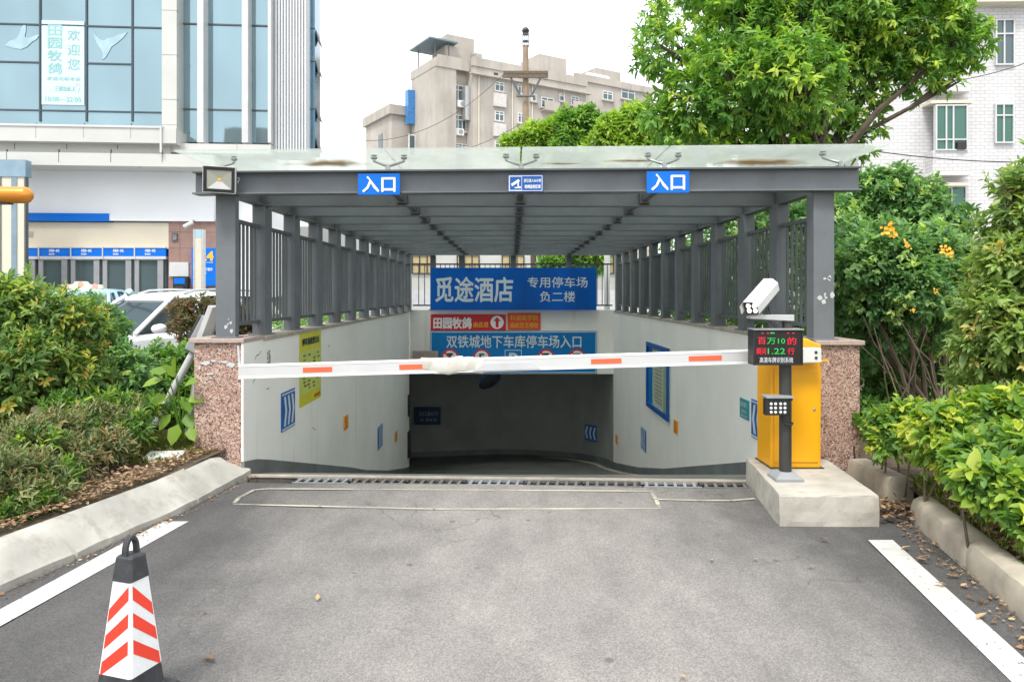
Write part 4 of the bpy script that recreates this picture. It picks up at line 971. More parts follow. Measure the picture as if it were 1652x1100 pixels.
lo_.loft(rr); lo_.build('handle_loop', M['rubber'], co, world=False, bevel=.003); co['_'] = 0; del co['_']

# ------------------------------------------------------------------ odds and ends at the left
lp_ = thing('leaning_lamp_post', 'discarded grey lamp post leaning against the left granite pillar in the hedge', 'lamp post', P(252, 690, 7.3))
a, b = P(250, 684, 7.25), P(318, 556, 7.35); MB().tube([a, b], .035, 12).build('pole', M['lightgrey'], lp_, smooth=True)
t = (b-a).normalized(); s = t.cross(Vector((0, 1, 0))).normalized()
hd = MB(); c = b + t*.02
hd.loft([[c + s*x + Vector((0, y, 0)) + t*k for x, y in ((-.075, -.07), (.075, -.07), (.075, .07), (-.075, .07))] for k in (-.10, .28)])
hd.build('lamp_head', M['grey'], lp_, bevel=.025, seg=3)
MB().loft([[c + s*x + Vector((0, y, 0)) + t*k for x, y in ((.077, -.055), (.105, -.055), (.105, .055), (.077, .055))] for k in (-.02, .26)]).build('lamp_lens', M['polegrey'], lp_, bevel=.008)
pn = MB(); a = P(330, 547, 7.3); u = Vector((.35, .0, .94)).normalized()
pn.ubox(a, Vector((.94, 0, -.35)), u, Vector((0, -1, 0)), .05, .36, .22); tag(pn.build('grey_panel', M['lightgrey'], bevel=.006), 'slanted pale grey panel leaning behind the left canopy column', 'panel')
a = P(303, 700, 6.9); b2 = P(316, 610, 7.0)
tag(MB().tube([a, b2], .028, 10).build('metal_pipe', M['steelwhite'], smooth=True), 'short pale pipe leaning behind the broad-leaved plant at the granite pillar', 'pipe')
wb = MB(); c = P(266, 746, 6.36); wb.box((-.15, -.09, 0), (.15, .10, .028), 0, Matrix.Translation((c.x, c.y, .235)) @ Matrix.Rotation(R(8), 4, 'Z') @ Matrix.Rotation(R(5), 4, 'X'))
tag(wb.build('white_board', M['whitedirty'], bevel=.004), 'broken white board lying on the soil behind the left kerb', 'board')
# orange-tipped tube at the left edge
dd = 4.2; a, b = P(-150, 313, dd), P(52, 315, dd); r = 13.5*dd/FPX
ot = thing('barrier_arm_end', 'rounded orange tube end reaching in at the left edge of the picture', 'tube', (a.x, dd, 0))
om = MB(); om.lathe(a, b-a, [(0, r), ((b-a).length-r*.9, r), ((b-a).length-r*.45, r*.88), ((b-a).length-r*.12, r*.55), ((b-a).length, r*.08)], 20)
def goldm():
    m, t_, bsd, o_ = nmat('orange_gold_plastic'); bsd.inputs['Base Color'].default_value = (.62, .24, .03, 1); bsd.inputs['Roughness'].default_value = .28; bsd.inputs['Metallic'].default_value = .25; return m
om.build('tube', goldm(), ot, smooth=True)
MB().ubox(a - Vector((0, -.02, r*1.25)), U, V3, NB, (b-a).length-.12, r*.45, .04).build('underside_strip', M['polegrey'], ot)
MB().tube([(a.x+.05, dd+.02, 0), (a.x+.05, dd+.02, a.z)], .05, 12).build('stand', M['grey'], ot)

# ------------------------------------------------------------------ vehicles
def car(name, label, cat, loc, rz, paint, Ht=1.66, taxi=False):
    t = thing(name, label, cat, loc, rz)
    # x forward; profile stations (x, half width, z bottom, z top) for the lower body
    S = [(2.28, .62, .45, .62), (2.2, .78, .32, .78), (2.0, .86, .27, .88), (1.5, .90, .25, .97), (.95, .91, .24, 1.04), (0, .915, .24, 1.06), (-1.2, .915, .24, 1.09), (-1.9, .89, .27, 1.10), (-2.2, .82, .34, 1.06), (-2.3, .72, .45, .95)]
    rings = []
    for x, hw_, zb, zt_ in S:
        rings.append([(x, -hw_*.93, zb), (x, hw_*.93, zb), (x, hw_, zb+.12), (x, hw_, zb+(zt_-zb)*.55), (x, hw_*.965, zt_-.09), (x, hw_*.88, zt_-.015), (x, 0, zt_+.02), (x, -hw_*.88, zt_-.015), (x, -hw_*.965, zt_-.09), (x, -hw_, zb+(zt_-zb)*.55), (x, -hw_, zb+.12)])
    body = MB().loft(rings).build('body', paint, t, smooth=True, world=False)
    k = Ht/1.66
    # greenhouse stations along x: roof shell above, pillars around glass
    wz, wr = 1.06, 1.60*k
    fb_, ft_, rt_, rb_ = .98, .18, -1.55, -2.12
    hb_, ht_ = .80, .60
    gl_ = MB(); gl_.loft([[(fb_, -hb_, wz-.03), (rb_, -hb_, wz-.03), (rb_, hb_, wz-.03), (fb_, hb_, wz-.03)], [(ft_, -ht_, wr-.015), (rt_, -ht_, wr-.015), (rt_, ht_, wr-.015), (ft_, ht_, wr-.015)]])
    gl_.build('window_glass', M['carglass'], t, bevel=.03, world=False)
    rf_ = MB(); rr = []
    for x, hw_, z in ((ft_+.10, ht_*.96, wr-.03), (ft_-.05, ht_+.03, wr+.015), (-.5, ht_+.045, wr+.05), (-1.2, ht_+.035, wr+.035), (rt_-.08, ht_+.0, wr-.01)):
        rr.append([(x, -hw_, z-.05), (x, -hw_*.93, z), (x, -hw_*.5, z+.02), (x, 0, z+.025), (x, hw_*.5, z+.02), (x, hw_*.93, z), (x, hw_, z-.05)])
    rf_.loft(rr, closed=True).build('roof', paint, t, smooth=True, world=False)
    for sg in (-1, 1):
        for (xb_, xt_, wd) in ((fb_+.02, ft_+.04, .035), (-.05, -.22, .05), (-1.0, -1.0, .045), (rb_+.25, rt_+.12, .10)):
            pm_ = MB(); pm_.tube([(xb_, sg*(hb_+.012), wz-.02), ((xb_+xt_)/2, sg*((hb_+ht_)/2+.022), (wz+wr)/2), (xt_, sg*(ht_+.015), wr)], wd, 8)
            pm_.build('pillar', paint, t, smooth=True, world=False)
        mr = MB(); mr.lathe((.74, sg*.86, 1.10), (0, sg, .1), [(0, .03), (.06, .05), (.07, .075), (.2, .085), (.24, .07), (.26, .03)], 14)
        mo = mr.build('mirror', paint, t, smooth=True, world=False)
        for v in mo.data.vertices: v.co.z = 1.12 + (v.co.z-1.12)*.85
        rl = MB(); rl.tube([(ft_-.15, sg*(ht_-.02), wr+.03), (ft_-.35, sg*(ht_-.01), wr+.085), (-.6, sg*ht_, wr+.105), (-1.25, sg*(ht_-.01), wr+.085), (rt_+.05, sg*(ht_-.03), wr+.02)], .018, 8)
        if not taxi: rl.build('roof_rail', M['aluminium'], t, smooth=True, world=False)
        hm_ = MB(); hm_.loft([[(2.19, sg*.42, .66), (2.19, sg*.42, .78), (2.0, sg*.80, .82), (2.0, sg*.80, .70)], [(2.24, sg*.42, .66), (2.22, sg*.42, .78), (2.06, sg*.835, .82), (2.06, sg*.835, .70)]]); hm_.build('headlight', M['lightgrey'], t, world=False)
        for wx in (1.35, -1.38):
            wh = MB().lathe((wx, sg*.72, .33), (0, sg, 0), [(0, .2), (0, .31), (.03, .335), (.17, .335), (.2, .31), (.2, .22)], 24).build('wheel', M['tyre'], t, smooth=True, world=False)
            MB().lathe((wx, sg*.905, .33), (0, sg, 0), [(0, .22), (.012, .21), (-.01, .06), (.015, .05), (.02, .01)], 20).build('rim', M['aluminium'], wh, world=False)
        dh_ = MB(); dh_.tube([(-.35, sg*.925, .93), (-.30, sg*.95, .94), (-.15, sg*.95, .94), (-.10, sg*.925, .93)], .014, 6); dh_.build('door_handle', paint, t, world=False)
    gm = MB(); gm.box((2.20, -.36, .56), (2.30, .36, .74)); gm.build('grille', M['black'], t, bevel=.02, world=False)
    MB().tube([(.93, -.55, 1.10), (.78, .1, 1.18)], .012, 5).build('wiper', M['black'], t, world=False)
    if taxi:
        sg_ = MB(); z = wr+.05
        sg_.prism([(-.30, -.42, z), (-.30, .42, z), (-.30, .40, z+.09), (-.30, .15, z+.10), (-.30, .11, z+.16), (-.30, -.11, z+.16), (-.30, -.15, z+.10), (-.30, -.40, z+.09)], (.14, 0, 0))
        so_ = sg_.build('roof_sign', mat('cream_lamp_plastic', (.72, .66, .48), .4), t, bevel=.02, world=False)
        q = MB()
        for y in (-.27, 0, .27): q.lathe((-.158, y, z+(.055 if y else .10)), (1, 0, 0), [(0, .06), (.004, .055)], 14)
        q.build('roof_sign_disc', mat('pink_lamp_disc', (.72, .33, .27), .4), so_, world=False)
    return t
car('parked_suv', 'white SUV parked behind the clipped hedge, facing the road', 'car', (-5.75, 12.1, 0), R(270-30), M['carpaint'])
car('taxi', 'pale blue taxi with cream roof sign, mostly hidden behind the white SUV', 'taxi', (-9.0, 15.3, .13), R(285), M['taxipaint'], 1.60, True)
# ------------------------------------------------------------------ left building (glass block over a bank front)
class Fac:
    """a facade plane: px -> local u, z"""
    def __init__(s, px0, d0, yaw):
        s.p0 = Vector(((px0-CX)*d0/FPX, d0)); s.t = Vector((math.cos(yaw), math.sin(yaw))); s.n = Vector((-math.sin(yaw), math.cos(yaw))); s.yaw = yaw
    def uz(s, px, py, v=0):
        k = (px-CX)/FPX; q = s.p0 - s.n*v; d = s.n.dot(q)/(s.n.x*k + s.n.y); p = Vector((k*d, d))
        return s.t.dot(p-s.p0), EYE - (py-CY)*d/FPX
    def pt(s, u, v, z): p = s.p0 + s.t*u - s.n*v; return Vector((p.x, p.y, z))
    def box(s, mb, u0, u1, z0, z1, v0, v1, mi=0):
        mb.ubox(s.pt(u0, v0, z0), (s.t.x, s.t.y, 0), V3, (-s.n.x, -s.n.y, 0), u1-u0, z1-z0, v1-v0, mi); return mb
    def pbox(s, mb, x0, y0, x1, y1, v0, v1, mi=0):
        u0, z1 = s.uz(x0, y0, v1); u1, _ = s.uz(x1, y0, v1); _, z0 = s.uz(x0, y1, v1)
        return s.box(mb, u0, u1, z0, z1, v0, v1, mi)
    @property
    def u3(s): return Vector((s.t.x, s.t.y, 0))
    @property
    def n3(s): return Vector((-s.n.x, -s.n.y, 0))
FA = Fac(270, 21.0, R(4.6))
TOPY = -160
M['alu_panel'] = mat('beige_aluminium_panel', (.55, .55, .52), .35, .1, .05, .8, 0, 40, .15, (.35, .33, .29))
M['fascia_white'] = mat('white_fascia', (.82, .835, .87), .4, 0, .03, .6)
lb = thing('glass_building', 'glass and panel office block with a bank front at street level on the left', 'building', FA.pt(0, 0, 0))
def bp(nm, m, par, *boxes, bevel=0, v=None):
    mb = MB()
    for b in boxes: FA.pbox(mb, *b)
    return mb.build(nm, m, par, bevel=bevel)
bp('wall', M['fascia_white'], lb, (-260, 230, 437, 480, -1.0, -.25)); bp('rear_block', M['fascia_white'], lb, (-260, TOPY, 372, 480, -9, -1.002))
cw = bp('curtain_wall', M['curtain'], lb, (-260, TOPY, 262, 196, -.5, .3))
bp('mullion', mat('dark_mullion', (.045, .065, .08), .4), cw, *[(x-1.3, TOPY, x+1.3, 196, .3, .34) for x in (-12, -86, -160, 64, 139, 213)], *[(-260, y-1.2, 262, y+1.2, .3, .335) for y in (-120, -40, 31, 172)], (-12, 98, 64, 100.5, .3, .335), (139, 101, 213, 103.5, .3, .335))
bp('pilaster', M['alu_panel'], lb, (261, TOPY, 285, 226, -.3, .72))
bp('panel_joint', M['grey'], lb, *[(260.6, y, 285.5, y+1, .6, .723) for y in (-56, 16, 88, 160, 201)])
bp('curtain_wall', M['curtain'], lb, (289, TOPY, 434, 229, -.5, .2))
bp('mullion', M['steel_dark'], lb, (284.5, TOPY, 290, 229, -.3, .24), *[(290, y-1.2, 434, y+1.2, .1, .235) for y in (-110, 38, 176)])
for x in (318, 390, 432): bp('fin', M['white'], lb, (x, TOPY, x+(10 if x < 432 else 5), 230, .1, .62))
bp('sill_band', M['alu_panel'], lb, (262, 231, 437, 246, -.3, .62)); bp('panel_joint', M['grey'], lb, (382, 231, 383, 246, .6, .623), (271, 231, 272, 246, .6, .623))
bp('cornice', M['alu_panel'], lb, (-260, 198, 284, 223, -.3, 1.0)); bp('cornice_cap', M['white'], lb, (-260, 194.5, 262, 198, -.3, 1.03))
bp('panel_joint', M['grey'], lb, *[(x, 198.2, x+1, 223, .9, 1.003) for x in (-95, -18, 57, 134, 210)])
bp('soffit_band', M['alu_panel'], lb, (-260, 224, 275, 241, -.3, .66)); bp('panel_joint', M['steel_dark'], lb, *[(x, 224, x+1.1, 241, .6, .663) for x in (-60, 23, 107, 189)])
bp('lower_cornice', M['alu_panel'], lb, (-260, 241, 345, 262, -.3, .95)); bp('panel_joint', M['steel_dark'], lb, *[(x, 241, x+1, 262, .9, .953) for x in (-72, 10, 94, 178, 261)])
bp('vent_pipe', M['white'], lb, (257.5, 203, 260.5, 246, 1.0, 1.06))
# corrugated metal corner
cg = MB(); x = 437
FA.pbox(cg, 437, TOPY, 496, 246, -1.0, .28)
for k in range(11): FA.pbox(cg, 444+k*4.7, TOPY, 446.6+k*4.7, 246, .28, .36)
cg.build('corrugated_corner', mat('white_corrugated_metal', (.60, .61, .63), .4, .1, .04, 1), lb)
bp('side_glass', mat('deep_blue_glass', (.10, .20, .28), .1, .5), lb, (496, TOPY, 508, 246, -1.0, -.15)); bp('mullion', M['steel_dark'], lb, *[(496, y, 508, y+1.2, -.2, -.12) for y in (45, 98, 175)])
for k, y in enumerate((48, 98, 172, 222)):
    u0, z1 = FA.uz(508, y, -.3); _, z0 = FA.uz(508, y+20, -.3); q = MB()
    q.prism([FA.pt(u0, -.3, z1), FA.pt(u0+.10, -.25, z0), FA.pt(u0+.10, -.75, z0), FA.pt(u0, -.8, z1)], FA.u3*.03); q.build('open_vent', M['steel_dark'], lb)
# bank front
bp('fascia', M['fascia_white'], lb, (-260, 262, 345, 345, -.3, .0)); bp('fascia_strip', M['fascia_white'], lb, (175, 346, 345, 356, -.3, .05)); bp('blue_strip', M['blue'], lb, (-260, 341, 175.4, 354, -.3, .08))
bp('upper_panel', M['cream'], lb, (-260, 356, 272, 399, -.3, -.05))
bp('stone_wall', M['brown_tile'], lb, (272, 356, 372, 485, -.4, -.04)); bp('stone_joint', mat('dark_stone_joint', (.14, .09, .08)), lb, *[(272, y, 372, y+.7, -.1, -.037) for y in (374, 400, 425, 450)], *[(x, 356, x+.6, 485, -.1, -.037) for x in (290, 322, 350)])
kv = thing('canopy_column', 'cream and blue-grey striped square column at the left edge under the office block', 'column', FA.pt(*[FA.uz(20, 472, 1.6)[0], 1.6, 0]))
def kb_(nm, m, *boxes):
    mb = MB()
    for b in boxes: FA.pbox(mb, *b)
    mb.build(nm, m, kv)
kb_('shaft', mat('cream_column', (.60, .57, .46), .5, 0, .04, 1), (-30, 285, 39, 490, 1.3, 1.5)); kb_('capital', mat('blue_grey_panel', (.22, .32, .40), .4), (-31, 257, 41, 284.6, 1.25, 1.53)); kb_('stripe', mat('slate_stripe', (.20, .27, .33), .4), (18, 285, 27, 490, 1.3, 1.52)); kb_('edge_trim', M['steel_dark'], (39.2, 285, 41.5, 490, 1.4, 1.53), (0, 285, 1.6, 490, 1.3, 1.52))
# cash machine booths
for k, x in enumerate((10, 62, 114, 165.5, 217)):
    t = thing('cash_machine_booth', 'cash machine booth with blue lettered header and glass door in the bank front', 'cash machine booth', FA.pt(FA.uz(x+25, 470, .1)[0], .1, .1), group='cash machine booths of the bank front')
    def q(nm, m, *boxes, par=t):
        mb = MB()
        for b in boxes: FA.pbox(mb, *b)
        return mb.build(nm, m, par)
    hd_ = q('header', M['blue'], (x+.6, 400, x+50.3, 413.5, -.3, .02)); q('header_trim', M['lightgrey'], (x+.6, 398, x+50.3, 400, -.3, .04), (x+.6, 413.5, x+50.3, 418, -.3, .03), (x-1.2, 398, x+.6, 418, -.3, .05))
    q('door_frame', M['grey'], (x+0, 418, x+7, 492, -.3, 0), (x+37, 418, x+46, 492, -.3, 0), (x+7, 418, x+37, 420, -.3, .0))
    q('door_glass', M['pane'], (x+7, 420, x+37, 492, -.3, -.07)); q('side_glass', M['pane'], (x+46, 418, x+51, 492, -.3, -.08))
    for s_, y0, y1, w_ in (('存取款一体机', 402, 407, 17), ('自助服务', 408.5, 411.5, 9)):
        u0, z1 = FA.uz(x+17, y0, .02); u1, _ = FA.uz(x+17+w_, y0, .02); z0 = FA.uz(x+17, y1, .02)[1]
        text(s_, FA.pt((u0+u1)/2, .02, (z0+z1)/2), FA.u3, V3, u1-u0, z1-z0, M['white_s'], hd_, bold=.03, eps=.006)
def fsign(name, label, cat, x0, y0, x1, y1, v, m, t=.05):
    mb = MB(); FA.pbox(mb, x0, y0, x1, y1, v-t, v); return tag(mb.build(name, m, bevel=.004), label, cat)
def ftext(s_, x0, y0, x1, y1, v, m, par, **k):
    u0, z1 = FA.uz(x0, y0, v); u1, _ = FA.uz(x1, y0, v); z0 = FA.uz(x0, y1, v)[1]
    return text(s_, FA.pt((u0+u1)/2, v, (z0+z1)/2), FA.u3, V3, u1-u0, z1-z0, m, par, eps=.006, **k)
s24 = fsign('bank_sign', 'tall blue 24-hour bank sign on the brown stone wall', 'sign', 309, 400, 348, 461, .12, M['blue'], .16)
ftext('24', 322, 405, 345, 421, .12, M['amber'], s24, bold=.06); ftext('24小时自助', 326, 422.5, 344, 424.5, .12, M['white_s'], s24); ftext('银行服务', 327, 432, 343, 437, .12, M['white_s'], s24, bold=.02); ftext('自助', 327, 439.5, 333, 442, .12, M['white_s'], s24)
pyl = thing('light_column', 'slim lit cream column with pale blue top in front of the brown stone wall', 'light column', FA.pt(FA.uz(320, 470, 2.0)[0], 2.0, .1))
for nm, m, b in (('shaft', M['cream'], (314.5, 384, 325, 500, 1.9, 2.02)), ('casing', M['aluminium'], (311.5, 370, 314.3, 500, 1.85, 2.03)), ('casing', M['aluminium'], (325.2, 370, 328, 500, 1.85, 2.03)), ('cap', mat('pale_blue_glass', (.35, .52, .58), .2), (314.5, 370, 325, 383.8, 1.9, 2.02))):
    mb = MB(); FA.pbox(mb, *b); mb.build(nm, m, pyl)
fsign('white_notice', 'blank white sheet on the brown stone wall beside the cash machine booths', 'notice', 273, 423, 304, 446, 0, M['white'], .03)
am_ = thing('payment_terminal', 'small dark terminal with blue screen under the white sheet', 'terminal', FA.pt(FA.uz(292, 470, .2)[0], .2, .1))
for nm, m, b in (('cabinet', M['black'], (279, 446.5, 302, 490, -.02, .18)), ('screen', M['blue'], (280.5, 448.5, 298, 458, .18, .19)), ('keypad', M['polegrey'], (283, 462, 296, 466, .18, .22))):
    mb = MB(); FA.pbox(mb, *b); mb.build(nm, m, am_)
wp = fsign('wall_plate', 'small dark plate on the brown stone wall', 'plate', 277, 376, 286, 389, .0, M['steel_dark'], .03); ftext('小心\n台阶', 278.5, 378, 284.5, 387, .0, M['lightgrey'], wp)
cc_ = thing('security_camera', 'white security camera under the white fascia of the bank', 'camera', FA.pt(FA.uz(303, 360, .2)[0], .2, 4))
u_, z_ = FA.uz(303, 362, .3); c = FA.pt(u_, .3, z_); MB().lathe(c + Vector((.03, 0, 0)), (-.7, -.4, -.5), [(-.12, .03), (-.12, .06), (.14, .06), (.16, .05)], 12).build('body', M['white'], cc_); MB().tube([c, c + Vector((.07, .1, .12)), c + Vector((.07, .3, .13))], .025, 8).build('bracket', M['lightgrey'], cc_)
nsg = fsign('door_mark', 'small grey crossed square mark on the cream wall panel', 'sign', 44, 373, 54, 383, -.04, M['cream'], .02); ftext('☒', 45, 374, 53, 382, -.04, M['grey'], nsg)
# posters behind the upper glass
po = fsign('window_poster', 'tall pale welcome poster with green lettering in the upper glass front', 'poster', 67, 33, 136, 169, .33, mat('pale_poster', (.52, .64, .69), .15, .5, .03, 1), .02)
mint = mat('mint_lettering', (.27, .50, .50), .4, .1)
for k, c_ in enumerate('田园牧鸽'): ftext(c_, 77, 40+20.5*k, 100, 58+20.5*k, .33, mint, po, bold=.03)
for k, c_ in enumerate('欢迎您'): ftext(c_, 109, 48+23.5*k, 129, 66+23.5*k, .33, mint, po)
ftext('欢迎光临本店', 76, 124, 130, 130, .33, mint, po); ftext('三楼由此上', 88, 139, 122, 147, .33, mint, po, bold=.02); ftext('↑', 121, 132, 130, 150, .33, M['lightgrey'], po); ftext('10:00—22:00', 73, 156, 131, 164, .33, mint, po, bold=.02)
pale = mat('frosted_decal', (.345, .47, .515), .1, .8)
def decal(label, pts, v=.312):
    q = []
    for (x, y) in pts: u_, z_ = FA.uz(x, y, v); q.append(FA.pt(u_, v, z_))
    tag(MB().prism(q, FA.n3*.006).build('window_decal', pale), label, 'window decal')
decal('frosted bird shape on the glass left of the welcome poster', [(8, 74), (16, 66), (24, 64), (30, 58), (34, 46), (39, 38), (42, 42), (42, 50), (40, 60), (46, 62), (56, 58), (64, 56), (60, 63), (52, 68), (44, 76), (34, 80), (22, 78)])
decal('frosted bird shape with spread wings on the glass right of the welcome poster', [(151, 50), (155, 58), (161, 64), (168, 66), (174, 62), (180, 61), (190, 57), (206, 52), (200, 60), (190, 69), (180, 76), (176, 84), (170, 94), (165, 97), (166, 88), (163, 80), (156, 70), (152, 60)])

# ------------------------------------------------------------------ beige apartment block in the middle distance
YA = R(32); A0 = Vector((-5.5, 75.0)); TA = Vector((math.cos(YA), math.sin(YA))); NA = Vector((-math.sin(YA), math.cos(YA)))
ab = thing('apartment_block', 'weathered beige apartment block with roof towers beyond the canopy', 'building', (A0.x, A0.y, 0))
def ap(u, v, z): p = A0 + TA*u + NA*v; return Vector((p.x, p.y, z))
def abox(mb, u0, u1, v0, v1, z0, z1): return mb.ubox(ap(u0, v0, z0), (TA.x, TA.y, 0), V3, (NA.x, NA.y, 0), u1-u0, z1-z0, v1-v0)
def au(px, v=0):
    k = (px-CX)/FPX; p = A0 + NA*v; u = (k*p.y-p.x)/(TA.x-k*TA.y); return u
def az(px, py, v=0): q = A0 + TA*au(px, v) + NA*v; return EYE - (py-CY)*q.y/FPX
mb = MB(); abox(mb, 1.6, 16.2, 0, 9, 0, 24.9); abox(mb, 0, 1.6, 1.4, 9, 0, 24.9); abox(mb, -2.3, 0, .6, 6.5, 0, 24.4)
ab_w = mb.build('wall', M['apart'], ab)
mb = MB(); abox(mb, 1.5, 16.3, -.12, .25, 24.9, 25.8); abox(mb, 16.0, 16.3, .25, 9, 24.9, 25.8); abox(mb, -2.35, -2.1, .5, 6.6, 24.4, 25.3); abox(mb, -2.1, 1.5, .5, .75, 24.4, 25.6); mb.build('parapet', M['apart'], ab)
mb = MB(); abox(mb, 1.2, 16.6, -.55, 0, 23.95, 24.15); mb.build('eave_slab', M['apart'], ab)
mb = MB(); abox(mb, -.6, 2.6, 1.5, 5, 24.6, 28.2); abox(mb, -.9, 2.0, 1.2, 1.5, 24.6, 26.9); abox(mb, 2.4, 3.2, .9, 4, 24.6, 26.6); mb.build('roof_tower', M['apart'], ab)
mb = MB(); abox(mb, 10.6, 14.3, 1.2, 5, 24.6, 28.0); abox(mb, 9.4, 10.6, 1.0, 4, 24.6, 26.0); abox(mb, 14.3, 15.0, .9, 4, 24.6, 26.2); mb.build('roof_tower', M['apart'], ab)
mb = MB(); abox(mb, 17.0, 29, 3.0, 12, 0, 26.5); abox(mb, 16.2, 17, 1.5, 8, 0, 25.2); abox(mb, 16.8, 29.2, 2.8, 3.2, 26.5, 27.3); mb.build('wing', M['apart'], ab)
mb = MB(); abox(mb, -4.4, 3, 7, 14.5, 0, 20.6); abox(mb, -4.75, 3, 6.7, 14.8, 20.6, 21.6); mb.build('low_wing', M['apart'], ab)
mb = MB(); q0, q1 = ap(-2.3, 1.2, 27.0), ap(1.0, 5.2, 27.3); abox(mb, -3.0, .2, .6, 5.5, 27.1, 27.25); mb.build('roof_shelter', mat('blue_grey_sheet', (.14, .20, .24), .5), ab)
mb = MB()
for u_, v_ in ((-2.2, 1.0), (-.7, .9), (-2.2, 5)): mb.tube([ap(u_, v_, 24.4), ap(u_, v_, 27.1)], .06, 6)
mb.build('shelter_post', M['steel_dark'], ab)
mb = MB(); abox(mb, 21.5, 25.5, 5, 9, 26.5, 29.2); mb.build('roof_tower', M['apart'], ab)
mb = MB(); mb.lathe(ap(20.2, 5, 28.0), (TA.x, TA.y, 0), [(0, .4), (3.2, .4)], 12); mb.build('water_heater', M['carpaint'], ab)
WF = mat('white_window_frame', (.66, .67, .68), .4)
def awin(px0, py0, px1, py1, v=0, sill=True, ns=2, m=None, par=None):
    u0, u1 = au(px0, v), au(px1, v); xm = (px0+px1)/2; z1, z0 = az(xm, py0, v), az(xm, py1, v)
    if u1 <= u0: return
    mb = MB(); e = .09
    for (a, b, c, d_) in ((u0, u1, z0, z0+e), (u0, u1, z1-e, z1), (u0, u0+e, z0+e, z1-e), (u1-e, u1, z0+e, z1-e), *[(u0+(u1-u0)*k/ns-e/2, u0+(u1-u0)*k/ns+e/2, z0+e, z1-e) for k in range(1, ns)], (u0+e, u1-e, z1-(z1-z0)*.33, z1-(z1-z0)*.33+e)):
        mb.ubox(ap(a, v-.06, c), (TA.x, TA.y, 0), V3, (NA.x, NA.y, 0), b-a, d_-c, .1)
    f = mb.build('window', WF, ab)
    mb = MB(); mb.ubox(ap(u0+.02, v-.02, z0+.02), (TA.x, TA.y, 0), V3, (NA.x, NA.y, 0), u1-u0-.04, z1-z0-.04, .05); mb.build('pane', m or M['pane'], f)
    if sill: mb = MB(); mb.ubox(ap(u0-.15, v-.3, z0-.18), (TA.x, TA.y, 0), V3, (NA.x, NA.y, 0), u1-u0+.3, .12, .35); mb.build('sill', M['apart'], f)
for px0, px1, rows in ((798, 813, ((133, 148), (180, 196), (228, 243))), (835, 846, ((136, 152), (183, 199))), (873, 893, ((158, 175), (205, 221))), (921, 934, ((156, 171), (203, 219))),):
    for y0, y1 in rows: awin(px0, y0, px1, y1)
for y in (116, 163, 210):
    awin(1002, y+45-16, 1024, y+45, 3.0); awin(972, y+32, 988, y+46, 3.0)
for y0 in (140, 187):
    for px in (856, 902): awin(px, y0+12, px+9, y0+24, 0, True, 1)
DK = mat('dark_vent', (.06, .06, .06), .8)
for px in (800, 838, 880, 926):
    u_, z_ = au(px), az(px, 121+.06*(px-800)); mb = MB(); abox(mb, u_-.25, u_+.25, -.03, .05, z_-.2, z_+.2); mb.build('vent', DK, ab)
for px in (884, 929):
    u_, z_ = au(px), az(px, 180); mb = MB(); abox(mb, u_-1.0, u_+1.0, -.9, 0, z_-.1, z_); abox(mb, u_-1.0, u_+1.0, -.9, -.8, z_, z_+.9); mb.build('balcony', M['apart'], ab)
for (y0, y1) in ((138, 165), (186, 212), (232, 247)): awin(732, y0, 752, y1, 1.38, True, 3)
WB = mat('pale_window_box', (.55, .52, .50), .6)
for y in (150, 198):
    mb = MB(); u_, z_ = au(805), az(805, y); abox(mb, u_-.75, u_+.75, -.28, 0, z_-1.5, z_-.1); mb.build('window_box', WB, ab)
for (px, py) in ((742, 169), (739, 214)):
    u_, z_ = au(px, 1.3), az(px, py, 1.3); mb = MB(); abox(mb, u_-.5, u_+.5, .9, 1.38, z_-.35, z_+.35); ac_ = mb.build('air_conditioner', M['whitedirty'], ab, bevel=.03)
    mb = MB(); mb.lathe(ap(u_+.12, .895, z_), (-NA.x, -NA.y, 0), [(0, .26), (.01, .25), (-.02, .08)], 14); mb.build('fan_grille', M['grey'], ac_)
mb = MB(); abox(mb, 1.0, 1.55, .5, 1.4, 19.4, 22.9); mb.build('awning_panel', M['steelwhite'], ab)
mb = MB()
for px in (772, 826, 858, 909, 948): mb.tube([ap(au(px), -.08, 3), ap(au(px), -.08, 24)], .07, 6)
mb.build('drain_pipe', M['cream'], ab)
mb = MB(); mb.ubox(ap(-2.36, 6.1, 19.6), (TA.x, TA.y, 0), V3, (-TA.x, -TA.y, 0), .05, 3.6, .02)
vb = MB(); vb.ubox(ap(-3.1, 5.6, 19.5), (TA.x, TA.y, 0), V3, (NA.x, NA.y, 0), .8, 3.6, .8); vb.build('blue_window_bay', mat('blue_bay_glazing', (.06, .22, .50), .25, .2), ab)
q = MB(); q.ubox(ap(-3.1, 5.55, 16.0), (TA.x, TA.y, 0), V3, (NA.x, NA.y, 0), .85, 2.4, .05); q.build('window', WF, ab)
q = MB(); q.ubox(ap(-2.95, 5.53, 16.15), (TA.x, TA.y, 0), V3, (NA.x, NA.y, 0), .55, 2.1, .03); q.build('pane', M['pane'], ab)
q = MB(); q.ubox(ap(-4.42, 9.5, 17.0), (NA.x, NA.y, 0), V3, (-TA.x, -TA.y, 0), 1.1, 2.0, .04); q.build('window', M['pane'], ab)
for k in range(8): awin(700+k*38, 405, 722+k*38, 425, -.0, True, 3, mat('warm_curtain_%d' % k, (.50, .42, .22), .5))
